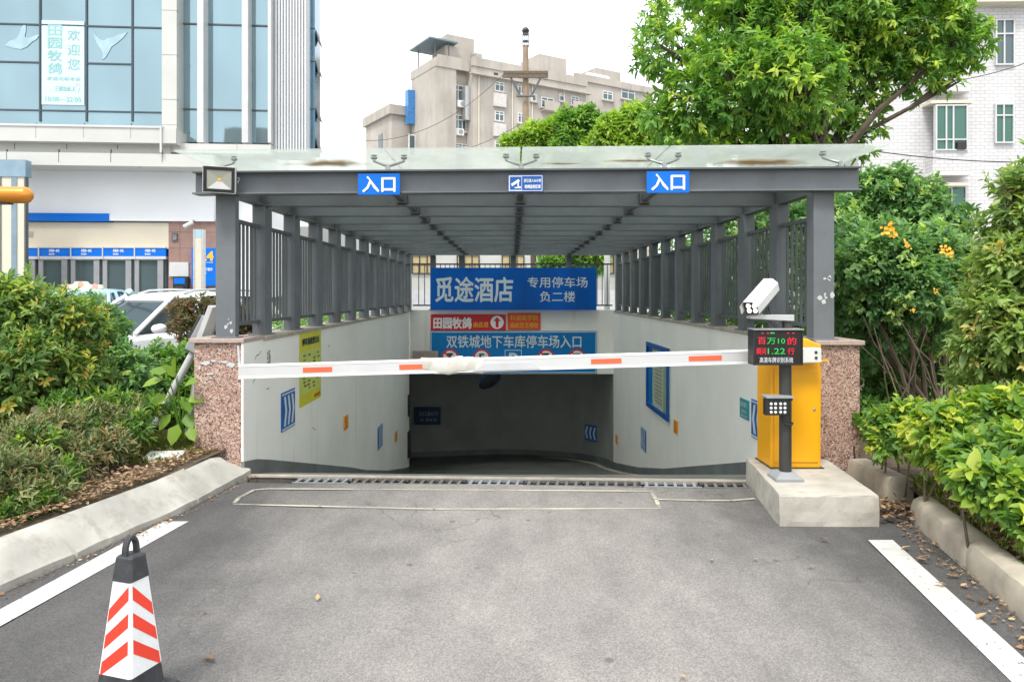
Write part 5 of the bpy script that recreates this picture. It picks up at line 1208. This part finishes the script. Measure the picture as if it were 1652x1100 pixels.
# utility pole
up_ = thing('utility_pole', 'concrete utility pole with crossarm and lamp head before the beige apartment block', 'utility pole', P(848, 520, 40))
x0 = P(848, 0, 40).x
MB().tube([(x0, 40, -.2), (x0, 40, 15.0)], [.24, .15], 12).build('pole', mat('tan_concrete_pole', (.27, .20, .14), .8, 0, .1, 2), up_, smooth=True)
q = MB(); zc = P(0, 120, 40).z
for y in (-.28, .28): q.box((x0-1.2, 40+y-.06, zc-.08), (x0+1.2, 40+y+.06, zc+.08))
q.box((x0-1.25, 39.7, zc-.3), (x0+1.2, 39.62, zc-.12)); q.build('crossarm', M['twig'], up_)
q = MB(); zd = P(0, 158, 40).z
for s in (-1, 1): q.tube([(x0+s*.9, 39.7, zc-.1), (x0+s*.28, 39.7, zd)], .06, 6)
q.tube([(x0-.5, 39.66, zd), (x0+.5, 39.66, zd)], .06, 6); q.build('brace', M['steel_dark'], up_)
q = MB(); zt = 15.0
for k in range(6): a = 6.28*k/6; q.tube([(x0+.16*math.cos(a), 40+.16*math.sin(a), zt-.1), (x0+.16*math.cos(a), 40+.16*math.sin(a), zt+.6)], .02, 5)
for z in (zt+.2, zt+.58): q.lathe((x0, 40, z), (0, 0, 1), [(0, .12), (0, .18), (.05, .18), (.05, .12)], 14)
q.build('cage', M['steel_dark'], up_); MB().lathe((x0, 40, zt+.6), (0, 0, 1), [(0, .06), (.08, .17), (.2, .21), (.32, .15), (.4, .03)], 14).build('lamp_head', M['black'], up_)
def cable(label, a, b, sag, r=.012):
    a, b = Vector(a), Vector(b); pts = [a.lerp(b, k/14) - Vector((0, 0, sag*4*(k/14)*(1-k/14))) for k in range(15)]
    tag(MB().tube(pts, r, 5).build('overhead_cable', M['cable']), label, 'cable')
cable('thin cable sagging from the utility pole crossarm to the left', (x0-1.1, 39.7, zc), P(560, 225, 38), 1.2, .014)
cable('lower thin cable running left from the utility pole', (x0-.3, 39.7, zd-1.5), P(590, 252, 39), .8, .014)

# ------------------------------------------------------------------ white tiled building at the right
FR = Fac(1500, 27.0, R(-2))
rbld = thing('tiled_building', 'white tiled residential building with green windows behind the trees on the right', 'building', FR.pt(0, 0, 0))
def rp_(nm, m, par, *boxes):
    mb = MB()
    for b in boxes: FR.pbox(mb, *b)
    return mb.build(nm, m, par)
rp_('wall', M['tilewall'], rbld, (1385, 6, 1960, 560, -8, 0))
rp_('eave', M['cream'], rbld, (1370, -40, 1960, 6, -8, .5))
rp_('window_bay', M['tilewall'], rbld, (1505, 243, 1566, 281, -.2, .55)); rp_('window_bay', M['tilewall'], rbld, (1505, 108.5, 1566, 148, -.2, .55))
rp_('bay_base', M['whitedirty'], rbld, (1503, 278, 1568, 282.5, -.2, .6))
rp_('bay_roof', M['cream'], rbld, (1502, 162, 1570, 167, -.2, .62)); rp_('bay_roof', M['cream'], rbld, (1500, 295, 1564, 300, -.2, .5))
def rwin(x0, y0, x1, y1, v, splits, tr=None, m=None):
    e = 2.2; bs_ = [(x0, y0, x1, y0+e, v-.12, v+.05), (x0, y1-e, x1, y1, v-.12, v+.05), (x0, y0+e, x0+e, y1-e, v-.12, v+.05), (x1-e, y0+e, x1, y1-e, v-.12, v+.05)]
    bs_ += [(x0+(x1-x0)*s-e/2, y0+e, x0+(x1-x0)*s+e/2, y1-e, v-.12, v+.045) for s in splits]
    if tr: bs_.append((x0+e, y0+(y1-y0)*tr-e/2, x1-e, y0+(y1-y0)*tr+e/2, v-.12, v+.048))
    f = rp_('window', M['white'], rbld, *bs_); rp_('pane', m or M['pane_g'], f, (x0+1, y0+1, x1-1, y1-1, v-.05, v-.005)); return f
rwin(1510, 169, 1562, 243, .56, (.33, .55), .76); rp_('window_unit', M['black'], rbld, (1545, 229, 1559, 241, .5, .68))
rwin(1512, 300, 1560, 352, .06, (.5,)); rwin(1607, 31, 1638, 105, .06, (.45,), .32, M['pane']); rwin(1606, 167, 1637, 231, .06, (.45,), .3); rwin(1606, 300, 1637, 362, .06, (.45,), .3)
rwin(1512, 32, 1562, 108, .56, (.33, .55), .76); rwin(1512, 430, 1560, 490, .06, (.5,))
rwin(1700, 31, 1731, 105, .06, (.45,), .32); rwin(1700, 167, 1731, 231, .06, (.45,), .3)
cable('thin cable across the white tiled wall under the window bay', P(1385, 240, 25.5), P(1660, 262, 25.5), .12, .02)
cable('cable running across the tiled wall toward the tree crown', P(1410, 135, 25), P(1660, 100, 25.5), .3, .015)
# things behind the far railing
bwall = MB(); bwall.box((-14, 30.0, -.1), (7, 30.2, 1.75)); tag(bwall.build('yard_wall', M['lightgrey']), 'pale grey yard wall beyond the far railing', 'wall')
MB_ = MB(); MB_.tube([(2.36, 18.6, -.1), (2.36, 18.6, 2.6)], .075, 12); tag(MB_.build('white_pipe', M['white'], smooth=True), 'white upright pipe beyond the right end of the far railing', 'pipe')
sh_ = thing('low_shop', 'low cream shop front with yellow windows beyond the far railing', 'building', (-3, 33, 0))
MB().box((-14, 33, -.1), (5.5, 40, 4.6)).build('wall', M['alu_panel'], sh_)
for k in range(9):
    x = -12.5+k*2.0; f = MB().box((x, 32.95, 2.5), (x+1.0, 33.0, 3.3)).build('window', mat('ochre_glazing_%d' % k, (.46, .37, .20), .3), sh_)
    q = MB()
    for a in (0, .33, .66, .97): q.box((x+a-.02, 32.92, 2.5), (x+a+.03, 32.949, 3.3))
    for z in (2.48, 2.9, 3.28): q.box((x-.02, 32.90, z), (x+1.0, 32.919, z+.04))
    q.build('frame', M['polegrey'], f)
# the block across the street, seen in the photograph only as the reflection in the glass front
def blockmat():
    m, t, b, o = nmat('grey_flats'); br = N(t, "ShaderNodeTexBrick"); br.offset = 0; br.inputs['Brick Width'].default_value = 3.2; br.inputs['Row Height'].default_value = 3.0; br.inputs['Scale'].default_value = 1; br.inputs['Mortar Size'].default_value = .55
    br.inputs['Color1'].default_value = (.07, .09, .10, 1); br.inputs['Color2'].default_value = (.13, .15, .15, 1); br.inputs['Mortar'].default_value = (.36, .34, .31, 1)
    g = N(t, "ShaderNodeNewGeometry"); s = N(t, "ShaderNodeSeparateXYZ"); c = N(t, "ShaderNodeCombineXYZ"); t.links.new(g.outputs['Position'], s.inputs[0]); t.links.new(s.outputs[0], c.inputs[0]); t.links.new(s.outputs[2], c.inputs[1]); t.links.new(c.outputs[0], br.inputs['Vector'])
    t.links.new(br.outputs[0], b.inputs['Base Color']); b.inputs['Roughness'].default_value = .7; return m
M['flats'] = blockmat()
ob = thing('apartment_block', 'grey block of flats across the street mirrored in the office block glass', 'building', (-40, -60, 0))
MB().box((-62, -70, 0), (-30, -58, 17)).build('wall', M['flats'], ob); MB().box((-29.9, -74, 0), (-6, -60, 20.5)).build('wall', M['flats'], ob)
MB().box((-26, -70, 20.5), (-19, -62, 24)).build('roof_tower', M['apart'], ob); MB().box((-50, -68, 17), (-44, -60, 19.5)).build('roof_tower', M['apart'], ob)
# ------------------------------------------------------------------ trees, hedges, plants
def tree(name, label, cat, base, lobes, n, Lf, W, per, sl_, m, r0, seed, mid=.45, bark='bark', group=None, nmL=10, **k):
    t = thing(name, label, cat, base, group=group); rng = random.Random(seed)
    limbs(base, lobes[:nmL], r0, rng, mid=mid).build('trunk', M[bark], t, smooth=True)
    foliage('crown', lobes, n, Lf, W, per, sl_, m, t, seed, **k); return t
D0 = 12.0
TL = [L(1075, 80, 11.8, 62), L(1120, 165, 11.6, 66), L(1185, 130, 11.4, 85), L(1205, 40, 12, 90), L(1300, 20, 12.2, 105), L(1285, 130, 11.2, 88), L(1230, 205, 11.8, 50), L(1160, 215, 12, 38), L(1400, 25, 12, 95), L(1372, 95, 12, 55), L(1480, 40, 12, 90), L(1490, 118, 11.8, 44), L(1545, 70, 12, 58), L(1532, 140, 11.7, 24), L(1330, 190, 12.2, 50), L(1395, 195, 12.1, 44, wt=.6), L(1380, 235, 12.3, 36, wt=.6), L(1090, 215, 11.7, 44), L(1135, 235, 11.7, 40), L(1055, 185, 11.7, 34), L(1275, 225, 11.9, 46), L(1420, 130, 12, 50, wt=.7), L(1200, 235, 11.6, 36), L(1330, -70, 12.5, 130), L(1180, -50, 12.5, 100), L(1460, -70, 12.5, 110), L(1060, 20, 12.2, 30), L(1040, 110, 11.8, 24, wt=.7), L(1270, 90, 13, 110)]
tree('broadleaf_tree', 'large leafy green tree overhanging the right end of the canopy', 'tree', (P(1312, 0, 12.2).x, 12.2, 0), TL, 8200, .135, .05, 9, .16, M['leaf'], .17, 11, mid=.62, nmL=14, up=.25, droop=.2, hang=.38, inner=.5, tintc=.55, tints=.22)
for i, (lab, lob, m, n) in enumerate((
    ('yellow-green tree left of the utility pole base, lowest of the row', [L(830, 236, 33, 24), L(862, 225, 33, 30), L(890, 215, 33, 26), L(850, 255, 33, 30)], 'leaf_lime', 1500),
    ('mid-green tree between the utility pole and the lime tree', [L(920, 205, 32, 30), L(945, 195, 32, 26), L(925, 240, 32, 40), L(965, 225, 32, 26)], 'leaf', 1700),
    ('bright lime tree beside the big broadleaf crown', [L(985, 215, 31, 34), L(1025, 200, 31, 36), L(1000, 245, 31, 40), L(1055, 235, 31, 36), L(950, 245, 31, 22)], 'leaf_lime', 2200),
    ('pale tree seen under the big broadleaf crown behind the glass roof', [L(1110, 240, 30, 34), L(1160, 235, 30, 30), L(1230, 250, 30, 40), L(1300, 245, 30, 36)], 'leaf_lime', 1500))):
    c = lob[1]; tree('street_tree', lab, 'tree', (c[0], c[1], 0), lob, n, .26, .11, 7, .3, M[m], .16, 40+i, group='trees beyond the canopy', up=.4)
tree('street_tree', 'dark green tree seen through the far railing', 'tree', (2.5, 27, 0), [L(925, 425, 27, 30), L(890, 432, 27, 26), L(960, 420, 27, 26), L(940, 400, 27, 30)], 1200, .22, .1, 7, .25, M['leaf'], .12, 60, group='trees beyond the canopy')

# right side
def bush(name, label, cat, base, lobes, n, Lf, W, per, sl_, m, seed, r0=.035, stem=True, nmL=8, group=None, upright=False, **k):
    t = thing(name, label, cat, base, group=group); rng = random.Random(seed)
    if stem:
        b = Vector(base)
        for l in lobes[:nmL]:
            mb = MB(); e = Vector(l[:3]); b2 = Vector((e.x+rng.uniform(-.06, .06), e.y+.12, b.z-.05)) if upright else b + Vector((rng.uniform(-.25, .25), rng.uniform(-.2, .2), -.05)); q = b2.lerp(e, .5) + Vector((rng.uniform(-.15, .15), rng.uniform(-.1, .1), .05))
            mb.tube([b2, q, e], [r0, r0*.75, r0*.4], 6)
            for j in range(3):
                e2 = e + Vector((rng.uniform(-1, 1)*l[3], rng.uniform(-1, 1)*l[4], rng.uniform(-.3, .9)*l[5]))*.85; mb.tube([q.lerp(e, .5), e2], [r0*.35, r0*.12], 5)
            mb.build('stem', M['twig'], t, smooth=True)
    foliage('foliage', lobes, n, Lf, W, per, sl_, m, t, seed, **k); return t
bush('climbing_shrub', 'tall green climbing shrub directly behind the right canopy column', 'shrub', (4.6, 9.0, .15), [L(1410, 320, 9, 50), L(1450, 300, 9, 38), L(1490, 325, 9, 44), L(1395, 380, 9, 50), L(1460, 370, 9, 60), L(1530, 365, 9, 44), L(1400, 290, 9, 24), L(1360, 330, 9.4, 40), L(1290, 370, 9.6, 50), L(1240, 360, 11, 40)], 2300, .085, .045, 8, .12, M['leaf_vine'], 21)
bush('flowering_shrub', 'broad glossy shrub with orange blossoms right of the canopy', 'shrub', (4.3, 7.7, .15), [L(1385, 430, 7.4, 54), L(1440, 410, 7.4, 62), L(1505, 415, 7.5, 62), L(1400, 480, 7.5, 50), L(1465, 470, 7.3, 66), L(1530, 480, 7.6, 54), L(1360, 500, 7.8, 46), L(1430, 530, 7.7, 46, wt=.7), L(1500, 540, 7.8, 50, wt=.6), L(1560, 430, 7.7, 48)], 2700, .075, .04, 8, .10, M['leaf_vine'], 22, tintc=.5, r0=.03)
def stems(label, base, tops, seed, r=.008):
    mb = MB(); rng = random.Random(seed)
    for tpt in tops:
        e = Vector(tpt); b = Vector(base) + Vector((rng.uniform(-.5, .5), rng.uniform(-.3, .3), 0)); pts = [b.lerp(e, k/5) + Vector((rng.uniform(-.05, .05), rng.uniform(-.05, .05), 0)) for k in range(6)]
        mb.tube(pts, [r*(1.2-.12*k) for k in range(6)], 6)
    return tag(mb.build('bare_stems', M['twig'], smooth=True), label, 'stems')
stems('bare leaning stems below the orange-blossom shrub', (3.95, 7.1, .15), [P(1440+k*16, 510+(k % 3)*18, 7.0+.1*(k % 4)) for k in range(-4, 6)], 2)
fo = bpy.data.objects.get('flowering_shrub'); rng = random.Random(6); q = MB()
for px, py, s in ((1432, 365, 12), (1437, 378, 12), (1427, 372, 9), (1465, 398, 6), (1528, 408, 11), (1520, 403, 8), (1472, 500, 5), (1462, 390, 5), (1510, 470, 5)):
    for k in range(7):
        c = P(px+rng.uniform(-s, s)*.7, py+rng.uniform(-s, s)*.7, 6.92+rng.uniform(-.04, .05)); r = s*.0014
        q.lathe(c, (rng.uniform(-.6, .6), -1, rng.uniform(-.2, .8)), [(0, r*.2), (r*.8, r*.9), (r*1.1, r*1.2), (r*.9, r*.5)], 6)
q.build('blossom', M['flower'], fo)
bush('laurel_shrub', 'tall olive-green shrub at the right edge with reddish shoot tips', 'shrub', (3.95, 5.5, .15), [L(1625, 300, 5.5, 40, wt=.45), L(1645, 345, 5.5, 52), L(1600, 375, 5.6, 40, wt=.7), L(1680, 300, 5.5, 60), L(1640, 430, 5.4, 64), L(1600, 500, 5.4, 58), L(1650, 550, 5.3, 74), L(1575, 560, 5.5, 44), L(1590, 440, 5.8, 40), L(1700, 440, 5.4, 80), L(1560, 620, 5.6, 40, wt=.7), L(1720, 580, 5.2, 90)], 2100, .085, .036, 9, .13, M['leaf_olive'], 23, up=.5, hang=.3)
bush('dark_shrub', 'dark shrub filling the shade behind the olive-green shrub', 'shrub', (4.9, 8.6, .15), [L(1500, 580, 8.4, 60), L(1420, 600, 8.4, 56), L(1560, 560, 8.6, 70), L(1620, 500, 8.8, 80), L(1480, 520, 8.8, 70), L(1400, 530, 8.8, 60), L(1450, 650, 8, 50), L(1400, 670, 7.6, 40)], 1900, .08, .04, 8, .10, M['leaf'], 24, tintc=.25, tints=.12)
def cover(name, label, cat, pts, n, Lf, W, m, seed, sl_=.10, **k): return bush(name, label, cat, pts[0][:2] + (.15,), pts, n, Lf, W, 7, sl_, M[m], seed, r0=.01, nmL=6, upright=True, **k)
cover('low_shrub', 'bright low leafy shrub above the near right kerb at the picture edge', 'shrub', [L(1600, 780, 4.3, 54, 1.2), L(1650, 800, 4.2, 62, 1.2), L(1640, 740, 4.5, 60), L(1700, 760, 4.3, 70), L(1560, 745, 4.7, 44), L(1660, 850, 4.0, 40), L(1710, 850, 4.1, 70)], 950, .085, .05, 'leaf_cover', 31, group='low shrubs along the right kerb')
cover('low_shrub', 'bright low leafy shrub in the middle of the right kerb bed', 'shrub', [L(1520, 700, 5.1, 54, 1.2), L(1560, 690, 5.1, 56), L(1600, 680, 5.0, 56), L(1540, 735, 4.95, 42), L(1500, 735, 5.1, 34), L(1640, 680, 4.9, 60)], 900, .08, .045, 'leaf_cover', 32, group='low shrubs along the right kerb', tintc=.6)
cover('low_shrub', 'leafy low shrub beside the right granite pillar', 'shrub', [L(1430, 690, 5.8, 34), L(1465, 680, 5.8, 40), L(1430, 720, 5.7, 28), L(1480, 712, 5.5, 38), L(1400, 690, 6.3, 24)], 520, .075, .045, 'leaf_cover', 33, group='low shrubs along the right kerb')
# left side
bush('hedge_shrub', 'big rounded yellow-tipped shrub at the left edge', 'shrub', (-4.6, 6.6, .2), [L(40, 510, 6.5, 62), L(0, 500, 6.5, 70), L(100, 520, 6.6, 58), L(-40, 560, 6.5, 90), L(60, 580, 6.4, 70), L(140, 540, 6.8, 50), L(10, 630, 6.3, 60), L(110, 600, 6.6, 60), L(-60, 480, 6.6, 60), L(150, 605, 6.9, 44)], 2900, .075, .030, 9, .10, M['leaf_hedge'], 25, up=.6, r0=.03)
bush('hedge_shrub', 'dense green shrub in front of the white SUV', 'shrub', (-4.4, 8.0, .2), [L(172, 535, 8, 42), L(150, 520, 8, 44), L(160, 580, 7.8, 58), L(205, 605, 7.8, 54), L(130, 590, 7.8, 60), L(215, 640, 7.7, 48), L(160, 650, 7.6, 48)], 2000, .07, .035, 8, .09, M['leaf_vine'], 26, tintc=.42)
bush('hedge_shrub', 'lower green shrub between the SUV and the leaning lamp post', 'shrub', (-3.6, 8.2, .2), [L(262, 600, 8.2, 46), L(300, 585, 8.3, 38), L(320, 575, 8.5, 30), L(275, 650, 8, 46), L(240, 650, 8, 40), L(318, 640, 8.2, 36)], 1500, .065, .035, 8, .08, M['leaf'], 27)
bush('clipped_hedge', 'reddish clipped hedge beside the left canopy column', 'hedge', (-3.9, 9.3, .2), [L(290, 505, 9.3, 24), L(318, 500, 9.3, 26), L(345, 502, 9.4, 26), L(300, 530, 9.2, 28), L(335, 535, 9.3, 30), L(370, 510, 9.5, 30), L(400, 520, 9.8, 34), L(380, 545, 9.6, 34)], 1700, .05, .025, 7, .06, M['leaf_red'], 28, hang=.1)
# shrubs beyond the left railing
bush('clipped_hedge', 'green hedge glimpsed through the left railing bars', 'hedge', (-4.0, 12, .2), [(-3.7-.2*(k % 2), 10.5+.75*k, .75, .55, .5, .55, 1) for k in range(10)], 2200, .07, .035, 6, .08, M['leaf'], 29)
bush('clipped_hedge', 'green hedge pressed against the right railing', 'hedge', (3.6, 12, .2), [(3.6+.3*(k % 2), 8.2+.8*k, 1.6+.3*(k % 3), .55, .6, 1.35, 1) for k in range(13)], 4800, .08, .04, 7, .10, M['leaf_vine'], 30)
# scrub and litter
def scatter(name, n, fn, Lr, Wr, m, seed, flat=.15, zoff=.02, kind='stuff'):
    rng = np.random.default_rng(seed); P_ = np.array([fn(rng) for _ in range(n)]); d = unit(np.stack([rng.normal(size=n), rng.normal(size=n), rng.normal(size=n)*flat], 1))
    nr = unit(np.stack([rng.normal(size=n)*.35, rng.normal(size=n)*.35, np.ones(n)], 1)); Ls = rng.uniform(*Lr, n)
    v, f, t = leaf_mesh(P_ + np.array([0, 0, zoff]), d, nr, Ls, Ls*rng.uniform(*Wr, n), rng.random(n), .15, -.12)
    return tag(np_mesh(name, v, f, t, m, None), kind=kind)
def kerbpt(rng, poly, side, lo, hi, i0=0, i1=None):
    i = rng.integers(i0, (i1 or len(poly)-1)); t = rng.random(); (x0, y0), (x1, y1) = poly[i], poly[i+1]
    dx, dy = x1-x0, y1-y0; ln = math.hypot(dx, dy); o = rng.uniform(lo, hi)
    return x0+dx*t + side*dy/ln*o, y0+dy*t - side*dx/ln*o
def lit_l(rng):
    x, y = kerbpt(rng, LK, 1, .29, .31+abs(rng.normal())*.38 + .05, 0, 6); return (x, y, .215+rng.random()*.03)
def lit_r(rng):
    x, y = kerbpt(rng, RK, -1, .17, .25+abs(rng.normal())*.22, 2, 6); return (x, y, .17+rng.random()*.03)
scatter('leaf_litter', 3600, lit_l, (.02, .05), (.35, .6), M['leaf_dead'], 1); scatter('leaf_litter', 1600, lit_r, (.02, .05), (.4, .7), M['leaf_dead'], 2)
def gut_l(rng):
    x, y = kerbpt(rng, LK, 1, -.10+abs(rng.normal())*.03, .01, 0, 6); return (x, y, .012)
def gut_r(rng):
    x, y = kerbpt(rng, RK, -1, -.14, .0, 2, 6); return (x, y, .012)
scatter('gutter_debris', 700, gut_l, (.008, .028), (.3, .7), M['leaf_dead'], 3, .1, .002); scatter('gutter_debris', 420, gut_r, (.010, .04), (.3, .7), M['leaf_dead'], 4, .1, .002)
def gap(rng): return (rng.uniform(2.62, 2.95), rng.uniform(5.25, 5.8), .02+rng.random()*.05)
scatter('gutter_debris', 260, gap, (.02, .07), (.3, .7), M['leaf_dead'], 5)
def grass(name, n, fn, h, m, seed, wd=.006):
    rng = np.random.default_rng(seed); b = np.array([fn(rng) for _ in range(n)]); d = unit(np.stack([rng.normal(size=n)*.45, rng.normal(size=n)*.45, np.ones(n)], 1))
    nr = unit(np.stack([rng.normal(size=n), rng.normal(size=n), .2*np.ones(n)], 1)); Ls = rng.uniform(.5, 1.2, n)*h
    v, f, t = leaf_mesh(b, d, nr, Ls, np.full(n, wd), rng.random(n), .1, .35); return tag(np_mesh(name, v, f, t, m, None), kind='stuff')
grass('grass', 5200, lambda r: (r.uniform(-3.7, -2.78), r.uniform(6.2, 7.5), .19), .085, M['grass'], 6)
grass('grass', 1600, lambda r: (*kerbpt(r, RK, -1, .16, .42, 1, 4), .16), .085, M['grass'], 7)
SCR_L = []
rngs = random.Random(12)
for (px, py, d, r) in ((40, 720, 5.4, 50), (95, 700, 5.8, 48), (150, 690, 6.2, 44), (200, 690, 6.4, 40), (60, 770, 5.1, 42), (120, 740, 5.6, 42), (180, 725, 6.0, 38), (10, 770, 4.9, 50), (130, 665, 6.6, 44), (20, 810, 4.75, 40), (-30, 800, 4.7, 50), (215, 670, 6.7, 36), (90, 800, 5.0, 26)):
    SCR_L.append(L(px, py, d, r, 1.1, .9))
bush('ground_scrub', 'wispy grey-green scrub spreading over the soil behind the left kerb', 'scrub', (-3.8, 5.7, .2), SCR_L, 2300, .065, .017, 9, .15, M['leaf_scrub'], 34, up=.9, hang=.1, r0=.008, inner=.2, tintc=.5, tints=.3, upright=True)
bush('ground_scrub', 'mixed fresh green sprigs growing among the grey-green scrub', 'scrub', (-3.7, 6.1, .2), [L(px, py, d, r, 1.1, .9) for px, py, d, r in ((60, 725, 5.35, 40), (140, 705, 6.0, 36), (215, 695, 6.3, 34), (110, 775, 5.3, 34), (30, 775, 5.0, 40), (180, 660, 6.5, 40), (240, 665, 6.7, 32), (100, 672, 6.2, 44))], 520, .075, .022, 8, .14, M['leaf_cover'], 36, up=1.0, hang=.2, r0=.006, inner=.2, tintc=.3, upright=True)
bush('ground_scrub', 'small tuft of yellow-green scrub at the far left beside the kerb', 'scrub', (-3.4, 4.6, .2), [L(25, 830, 4.75, 26), L(60, 815, 4.9, 26), L(0, 840, 4.65, 30)], 420, .06, .014, 9, .12, M['leaf_cover'], 35, up=.9, hang=.1, r0=.006, inner=.2)
# broad-leaved plant by the pillar
bl = thing('broadleaf_plant', 'young plant with big lime-green leaves beside the left granite pillar', 'plant', P(292, 700, 6.75))
b0 = P(292, 705, 6.75); sm_ = MB(); rng_ = np.random.default_rng(3); bs, ds, ns, Ls = [], [], [], []
for (px, py, dx, dz, l) in ((262, 612, -.9, -.2, .15), (286, 606, -.3, .4, .16), (300, 618, .6, .2, .13), (270, 636, -.7, -.5, .17), (296, 640, .5, -.5, .16), (282, 598, .1, .7, .13), (276, 668, -.5, -.7, .15), (300, 668, .5, -.6, .14), (288, 684, -.2, -.8, .17), (306, 640, .8, -.1, .14), (268, 600, -.8, .2, .12), (305, 690, .5, -.7, .12)):
    c = P(px, py, 6.68 + rng_.uniform(-.08, .08)); sm_.tube([b0, b0.lerp(c, .6) + Vector((0, .02, .05)), c], [.008, .006, .003], 6)
    bs.append(tuple(c)); ds.append((dx, -.45, dz)); ns.append((rng_.normal()*.2, -.7, .75)); Ls.append(l*1.15)
sm_.build('stem', M['leaf_big'], bl)
v, f, t = leaf_mesh(np.array(bs), unit(np.array(ds)), unit(np.array(ns)), np.array(Ls), np.array(Ls)*.72, rng_.random(len(Ls)), .08, .18); np_mesh('foliage', v, f, t, M['leaf_big'], bl)
# single fallen leaves on the driveway
FLV = ((330, 1063, .055, 'olive'), (512, 972, .035, 'tan'), (575, 928, .02, 'dark'), (515, 817, .03, 'tan'), (1148, 905, .03, 'tan'), (1212, 905, .03, 'tan'), (1322, 872, .045, 'rust'), (1303, 917, .03, 'tan'), (1480, 905, .06, 'olive'), (1500, 910, .05, 'tan'), (1530, 948, .05, 'tan'), (1575, 1002, .05, 'tan'), (1453, 888, .045, 'tan'), (1095, 1093, .03, 'tan'), (1642, 1036, .05, 'tan'), (330, 990, .02, 'dark'))
rng_ = np.random.default_rng(9)
LC = {'olive': .3, 'tan': .9, 'dark': .05, 'rust': .5}
for i, (px, py, l, c) in enumerate(FLV):
    x, y = G(px, py); a = rng_.uniform(0, 6.28)
    v, f, t = leaf_mesh(np.array([[x, y, .014]]), np.array([[math.cos(a), math.sin(a), .12]]), np.array([[0, .2, 1.]]), np.array([l*1.6]), np.array([l*.7]), np.array([LC[c]]), .3, -.1)
    o = np_mesh('fallen_leaf', v, f, t, M['leaf_dead'], None); tag(o, 'small dry fallen leaf lying on the asphalt driveway', 'leaf', 'fallen leaves on the driveway')
